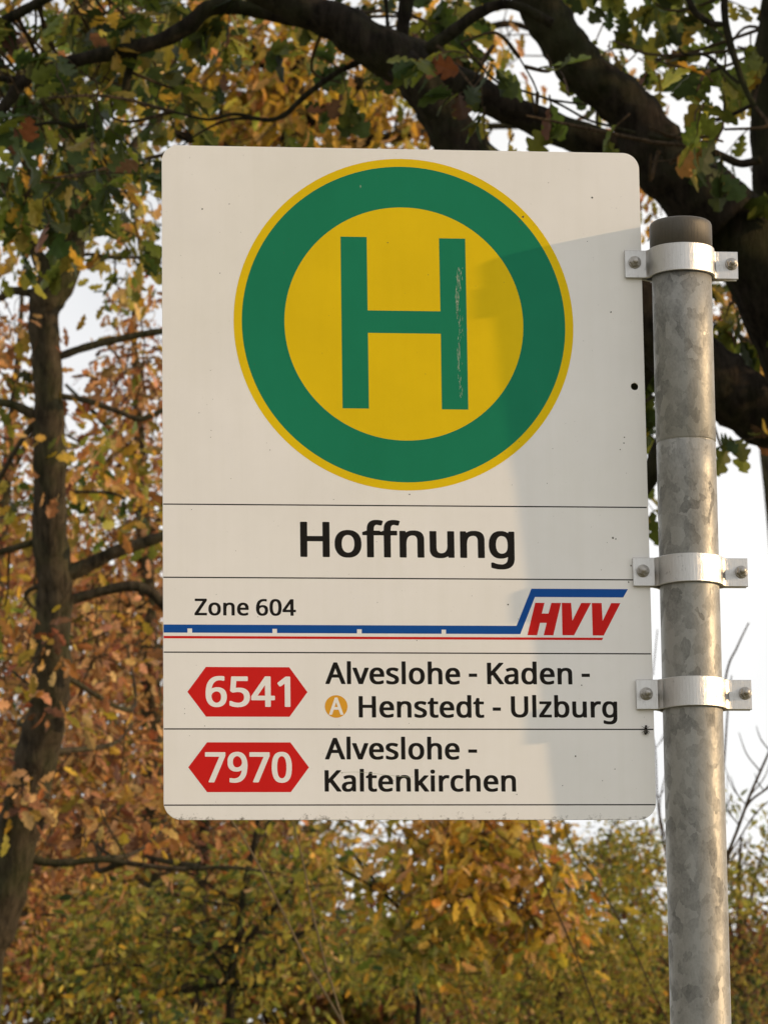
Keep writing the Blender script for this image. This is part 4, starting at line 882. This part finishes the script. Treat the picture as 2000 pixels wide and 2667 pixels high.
# copper trees at the left
C5 = {'copper': 3.4, 'tan': 2.2, 'rust': 2, 'brown': 1.4, 'pink': 1.5, 'gold': 1, 'olive': .9, 'green': .3}
C5b = {'copper': 3, 'tan': 1.6, 'rust': 3, 'brown': 1.8, 'pink': .8, 'gold': .8, 'olive': 1}
D5 = 30.0
tree('copper_oak_tree', 'copper brown tree with a pointed top behind the leaning trunk, left of the sign', 'tree', None,
     [(345, 740, 3), (350, 900, 8), (360, 1100, 14), (380, 1500, 22), (400, 2000, 30), (410, 2500, 34)], D5,
     [[(365, 1200, 10), (250, 1080, 7), (170, 1000, 4)], [(375, 1400, 12), (520, 1250, 8), (640, 1180, 5)], [(380, 1600, 13), (200, 1480, 9), (60, 1420, 5)]],
     [(340, 830, D5, 38, 60, .5, 6, 6, C5), (350, 930, D5, 80, 70, .8, 15, 6, C5), (340, 1060, D5, 130, 90, 1.2, 28, 6, C5), (330, 1220, D5, 170, 130, 1.5, 44, 6, C5), (300, 1420, D5, 220, 150, 1.8, 62, 6, C5),
      (300, 1650, D5, 240, 170, 2, 80, 6, C5), (310, 1900, D5, 260, 180, 2, 92, 6, C5), (300, 2120, D5, 280, 150, 2, 80, 6, C5b), (600, 1500, D5, 160, 400, 2, 40, 6, C5), (560, 2180, D5, 200, 90, 1.8, 40, 6, C5b)],
     'oak_simple', .075, feed=.35)
D6 = 34.0
tree('rusty_oak_tree', 'rusty brown tree filling the far left side behind the leaning trunk', 'tree', None,
     [(60, 700, 4), (50, 900, 8), (20, 1200, 14), (-20, 1700, 22), (-40, 2300, 28)], D6,
     [[(20, 1250, 10), (90, 1120, 6), (140, 1060, 4)]],
     [(60, 840, D6, 60, 80, 1, 7, 5, C5), (20, 960, D6, 90, 80, 1.2, 13, 5, C5), (30, 1160, D6, 130, 110, 1.5, 30, 6, C5b), (20, 1380, D6, 180, 150, 1.8, 54, 6, C5b), (0, 1650, D6, 200, 190, 2, 74, 6, C5b), (0, 1950, D6, 210, 190, 2, 74, 6, C5b),
      (60, 2200, D6, 260, 160, 2, 80, 6, C5b), (150, 2400, D6, 260, 120, 2, 60, 6, C5b)],
     'oak_simple', .078, feed=.3)

# bright yellow maple under the sign
D7 = 21.0
Y7 = {'gold': 3.2, 'yellow': 3.4, 'tan': 2.4, 'orange': .8, 'lime': 1.4, 'olive': 1.3, 'pink': 1, 'green': .6}
tree('yellow_maple_tree', 'bright yellow and orange leaved maple just below the lower edge of the sign', 'tree', None,
     [(1180, 1500, 3), (1185, 1900, 4), (1165, 2200, 5), (1120, 2420, 6), (1090, 2600, 7)], D7,
     [[(1150, 2280, 5), (1250, 2200, 4), (1400, 2140, 3)], [(1110, 2440, 5), (1000, 2330, 4), (880, 2260, 3)]],
     [(1180, 2190, D7, 190, 90, .9, 42, 6, Y7), (1320, 2190, D7, 120, 80, .8, 26, 6, Y7), (1240, 2330, D7, 200, 90, .9, 42, 6, Y7), (1430, 2400, D7 - .2, 100, 50, .5, 13, 6, Y7), (1330, 2430, D7, 140, 50, .6, 16, 6, Y7),
      (1060, 2300, D7 + .4, 150, 90, .9, 20, 6, {'gold': 2, 'olive': 3, 'green': 2, 'tan': 1, 'lime': 1}), (1150, 1950, D7, 300, 200, 1, 50, 6, Y7), (1110, 2440, D7 - .3, 170, 110, .5, 24, 6, {'olive': 3, 'lime': 2, 'green': 1.5, 'gold': 1.5, 'tan': .8}), (1450, 2250, D7, 60, 60, .5, 7, 5, Y7)],
     'oak_simple', .082, feed=.5, barkm='oak_bark')

# green hazel with a shaded trunk, bottom left of centre
D8 = 27.0
H8 = {'olive': 3.4, 'green': 3, 'lime': 3.4, 'gold': 1, 'dark': 1.8, 'tan': .5, 'copper': .6}
tree('hazel_tree', 'green and olive leaved hazel low below the left half of the sign', 'tree', None,
     [(690, 1900, 4), (670, 2150, 7), (640, 2300, 9), (620, 2450, 11), (600, 2600, 12)], D8,
     [[(618, 2480, 8), (660, 2430, 8), (720, 2360, 6), (800, 2250, 4)], [(605, 2560, 9), (680, 2560, 9), (740, 2470, 7), (830, 2400, 4)]],
     [(330, 2360, D8, 190, 110, 1.4, 62, 6, H8), (300, 2500, D8, 260, 90, 1.6, 66, 6, H8), (700, 2290, D8 + .4, 230, 110, 1.4, 50, 6, H8), (720, 2460, D8 + .4, 260, 110, 1.5, 76, 6, H8), (420, 2640, D8, 420, 140, 1.8, 70, 6, H8),
      (900, 2240, D8 + .5, 180, 100, 1.2, 34, 6, {'gold': 2, 'olive': 3, 'tan': 1, 'copper': 1, 'lime': 1}), (700, 2000, D8, 300, 160, 1.2, 30, 6, H8)],
     'simple', .075, feed=.4, barkm='oak_bark')

# willow scrub along the bottom
D9 = 36.0
W9 = {'olive': 4, 'lime': 4.5, 'green': 3, 'gold': .9, 'tan': .5, 'brown': .3}
tree('willow_shrub', 'wide olive green willow thicket with fine leaves to the left of the pole foot', 'shrub', 'willow shrubs along the bottom',
     [(1430, 2080, 3), (1440, 2250, 6), (1450, 2450, 9), (1460, 2700, 12)], D9,
     [[(1450, 2500, 6), (1560, 2250, 4), (1600, 2140, 2)], [(1450, 2560, 6), (1650, 2350, 4), (1700, 2180, 2)], [(1450, 2560, 6), (1300, 2350, 4), (1250, 2250, 2)]],
     [(1560, 2240, D9, 190, 90, 1.4, 90, 8, W9), (1620, 2330, D9, 190, 110, 1.6, 130, 8, W9), (1450, 2440, D9, 330, 120, 2, 240, 8, W9), (1000, 2480, D9, 300, 100, 2, 170, 8, W9), (1500, 2620, D9, 420, 130, 2, 200, 8, W9), (1660, 2190, D9, 90, 60, .8, 20, 7, W9)],
     'simple', .062, feed=.16, barkm='twig')
tree('willow_shrub', 'thin leafed greenish shrub to the right of the pole foot', 'shrub', 'willow shrubs along the bottom',
     [(1930, 2180, 3), (1925, 2300, 6), (1930, 2500, 9), (1940, 2700, 12)], D9 - 5,
     [[(1925, 2480, 6), (1970, 2280, 4), (2010, 2150, 2)], [(1925, 2500, 6), (1880, 2330, 4), (1870, 2200, 2)]],
     [(1940, 2300, D9 - 5, 110, 90, 1.2, 44, 7, {'olive': 3, 'lime': 2, 'green': 2, 'tan': 1}), (1930, 2430, D9 - 5, 160, 90, 1.4, 70, 7, {'brown': 2, 'rust': 1, 'dark': 2, 'olive': 3, 'copper': 1}), (1960, 2560, D9 - 5, 200, 110, 1.5, 90, 7, {'brown': 2, 'dark': 2, 'olive': 3}),
      (1895, 2095, D9 - 5, 22, 25, .3, 3, 6, {'lime': 1, 'green': 2}), (2010, 2180, D9 - 5, 60, 80, .6, 12, 6, {'lime': 1, 'green': 2, 'olive': 2})],
     'simple', .06, feed=.25, barkm='twig')

# bare saplings
def stems(name, label, cat, group, foot, lines, d, mat, sides=7):
    e = empty(name, root_of(*foot, d)); tag(e, label, cat, group)
    mb = MB()
    for c in lines:
        P = [np.append(at(q[0], q[1], d), max(q[2] * d / FPX, .001)) for q in c]
        last = P[0]; F0 = None
        if c[0][1] > 2500:
            tg = last[:3] - P[1][:3]; tg = tg / np.linalg.norm(tg)
            q1 = last[:3] + tg * .35; q2 = q1 + (tg + np.array([0, 0, -1])) * .35
            F0 = [np.array([q2[0], q2[1], -.05, last[3] * 1.5]), np.array([*q2, last[3] * 1.3]), np.array([*q1, last[3] * 1.15])]
        Q = catmull(P, 8)
        if F0: Q = np.vstack([F0, Q])
        tube(mb, Q[:, :3], Q[:, 3], sides)
    mb.build('stem', M[mat], e)
    return e
def side_twigs(line, n, ln, r):
    out = []
    for i in range(n):
        k = rng.integers(1, len(line) - 1); a = line[k]; s = rng.choice([-1, 1])
        l = ln * rng.uniform(.5, 1.3)
        out.append([(a[0], a[1], r), (a[0] + s * l * .35, a[1] - l * .45, r * .8), (a[0] + s * l * .55, a[1] - l, r * .45)])
    return out
l1 = [(1860, 2560, 5), (1880, 2330, 5), (1897, 2228, 4.5), (1925, 2150, 4.2), (1952, 2075, 4), (1980, 2010, 3.6), (2004, 1955, 3), (2030, 1880, 2.5)]
l2 = [(1860, 2560, 4), (1876, 2120, 3.6), (1887, 1965, 3), (1896, 1840, 2.2), (1905, 1760, 1.5)]
l3 = [(1870, 2560, 4), (1890, 2260, 4), (1910, 2190, 3.5), (1945, 2100, 3.5), (1990, 2060, 3), (2040, 2030, 2.5)]
l4 = [(1855, 2560, 3.5), (1868, 2000, 3), (1890, 1765, 3), (1920, 1685, 2.6), (1950, 1622, 2)]
stems('bare_sapling', 'leafless sapling with thin forking twigs against the pale sky right of the pole', 'sapling', None, (1880, 2700),
      [l1, l2, l3, l4] + side_twigs(l1, 9, 110, 2) + side_twigs(l2, 6, 60, 1.3) + side_twigs(l3, 8, 90, 1.8) + [[(1895, 2235, 2.5), (1960, 2130, 2), (2010, 2080, 1.5)], [(1700, 1760, 1.5), (1712, 1640, 1.2)][::-1]], 16.0, 'twig')
l5 = [(1760, 2560, 4), (1755, 2330, 3.5), (1725, 2180, 3), (1712, 2080, 2.4), (1706, 1950, 2), (1690, 1890, 1.5)]
l6 = [(1770, 2560, 3), (1745, 2250, 2.5), (1718, 2110, 2), (1735, 2010, 1.6)]
stems('bare_sapling', 'leafless sapling with fine twigs showing in the gap between panel and pole', 'sapling', None, (1770, 2700), [l5, l6] + side_twigs(l5, 8, 60, 1.3), 17.0, 'twig')
for name, lab, foot, ln, mt in (
        ('dry_stalk', 'pale dry stalk leaning left, the longer and lefthand of two below the route 7970 badge', (860, 2700), [(830, 2560, 3.6), (801, 2511, 3.4), (745, 2395, 3.3), (690, 2285, 3.1), (640, 2195, 2.9), (606, 2142, 2.7), (560, 2070, 2.3), (500, 1990, 1.6)], 'straw'),
        ('dry_stalk', 'pale dry stalk nearly upright, right of the longer leaning stalk', (880, 2700), [(862, 2560, 3.0), (846, 2508, 3.0), (815, 2380, 2.8), (790, 2250, 2.6), (763, 2142, 2.4), (740, 2030, 1.8)], 'straw'),
        ('dark_stalk', 'dark thin stem crossing the yellow maple leaves below the sign', (1560, 2720), [(1525, 2560, 2.48), (1508, 2512, 2.48), (1470, 2420, 2.48), (1431, 2334, 2.48), (1400, 2240, 2.23), (1380, 2150, 1.98), (1370, 2060, 1.55)], 'twig'),
        ('dark_stalk', 'dark thin stem leaning left through the olive willow scrub', (1720, 2720), [(1690, 2560, 2.23), (1624, 2420, 2.23), (1560, 2310, 2.05), (1489, 2204, 1.86), (1470, 2150, 1.61), (1440, 2060, 1.24)], 'twig')):
    if 'straw' not in M: M['straw'] = bark('straw', (0.26, 0.19, 0.10), (0.42, 0.33, 0.2), 6, 0)
    stems(name, lab, 'plant', None, foot, [ln], 10.0 if mt == 'straw' else 14.0, mt)

# distant wood, one mass, plus an added leaf screen against sky light
D10 = 62.0
L = Leaves('simple')
F10 = {'olive': 3, 'brown': 2.5, 'rust': 1.5, 'green': 2, 'gold': 1, 'copper': 1.5, 'dark': 1.5}
for px in range(-250, 1100, 130):
    blob(L, px, 2330 + rng.uniform(-90, 60) + (250 if px > 800 else 0), D10 + rng.uniform(-3, 6), 150, 260, 3, 120, 10, .17, F10)
for px in range(-250, 560, 130):
    blob(L, px, 1950 + rng.uniform(-90, 60), D10 + rng.uniform(0, 6), 150, 240, 3, 60, 9, .17, F10)
C10 = {'copper': 3, 'rust': 2, 'tan': 1.5, 'brown': 1.5, 'olive': 1}
for px in range(-150, 480, 110):
    blob(L, px, 1560 + rng.uniform(-70, 60), D10 + rng.uniform(0, 6), 130, 200, 3, 50, 9, .17, C10)
for px in range(900, 2400, 130):
    blob(L, px, 2560 + rng.uniform(-40, 60), D10 + rng.uniform(-3, 6), 150, 140, 3, 110, 10, .17, F10)
for px in range(-250, 900, 130):
    blob(L, px, 2520, D10 + rng.uniform(-3, 6), 150, 120, 3, 70, 10, .17, F10)
for px in range(-400, 2500, 130):
    blob(L, px, 2800, D10 + rng.uniform(-3, 6), 160, 260, 3, 60, 9, .2, F10)
for deg in np.arange(140, 222, 5):                      # unseen leaf mass added at the left to darken pole and panel
    a = math.radians(deg); rr = 24 + rng.uniform(-2, 3)
    n = 420
    P = np.array([rr * math.cos(a), rr * math.sin(a) - 3, 7.0 + rng.uniform(-.5, .8)]) + rng.normal(0, 1, (n, 3)) * np.array([1.6, 1.6, 3.6])
    P[:, 2] = np.abs(P[:, 2])
    L.add(P, unit(n), unit(n) + np.array([0, 0, .5]), rng.uniform(.5, .95, n), colours(F10, n))
w = L.build('distant_wood_and_light_screen', M['leaf'])
tag(w, 'distant autumn wood reading as one brown and olive mass low behind everything, plus unseen leaves added at left to cut sky light', 'wood', None, 'stuff')
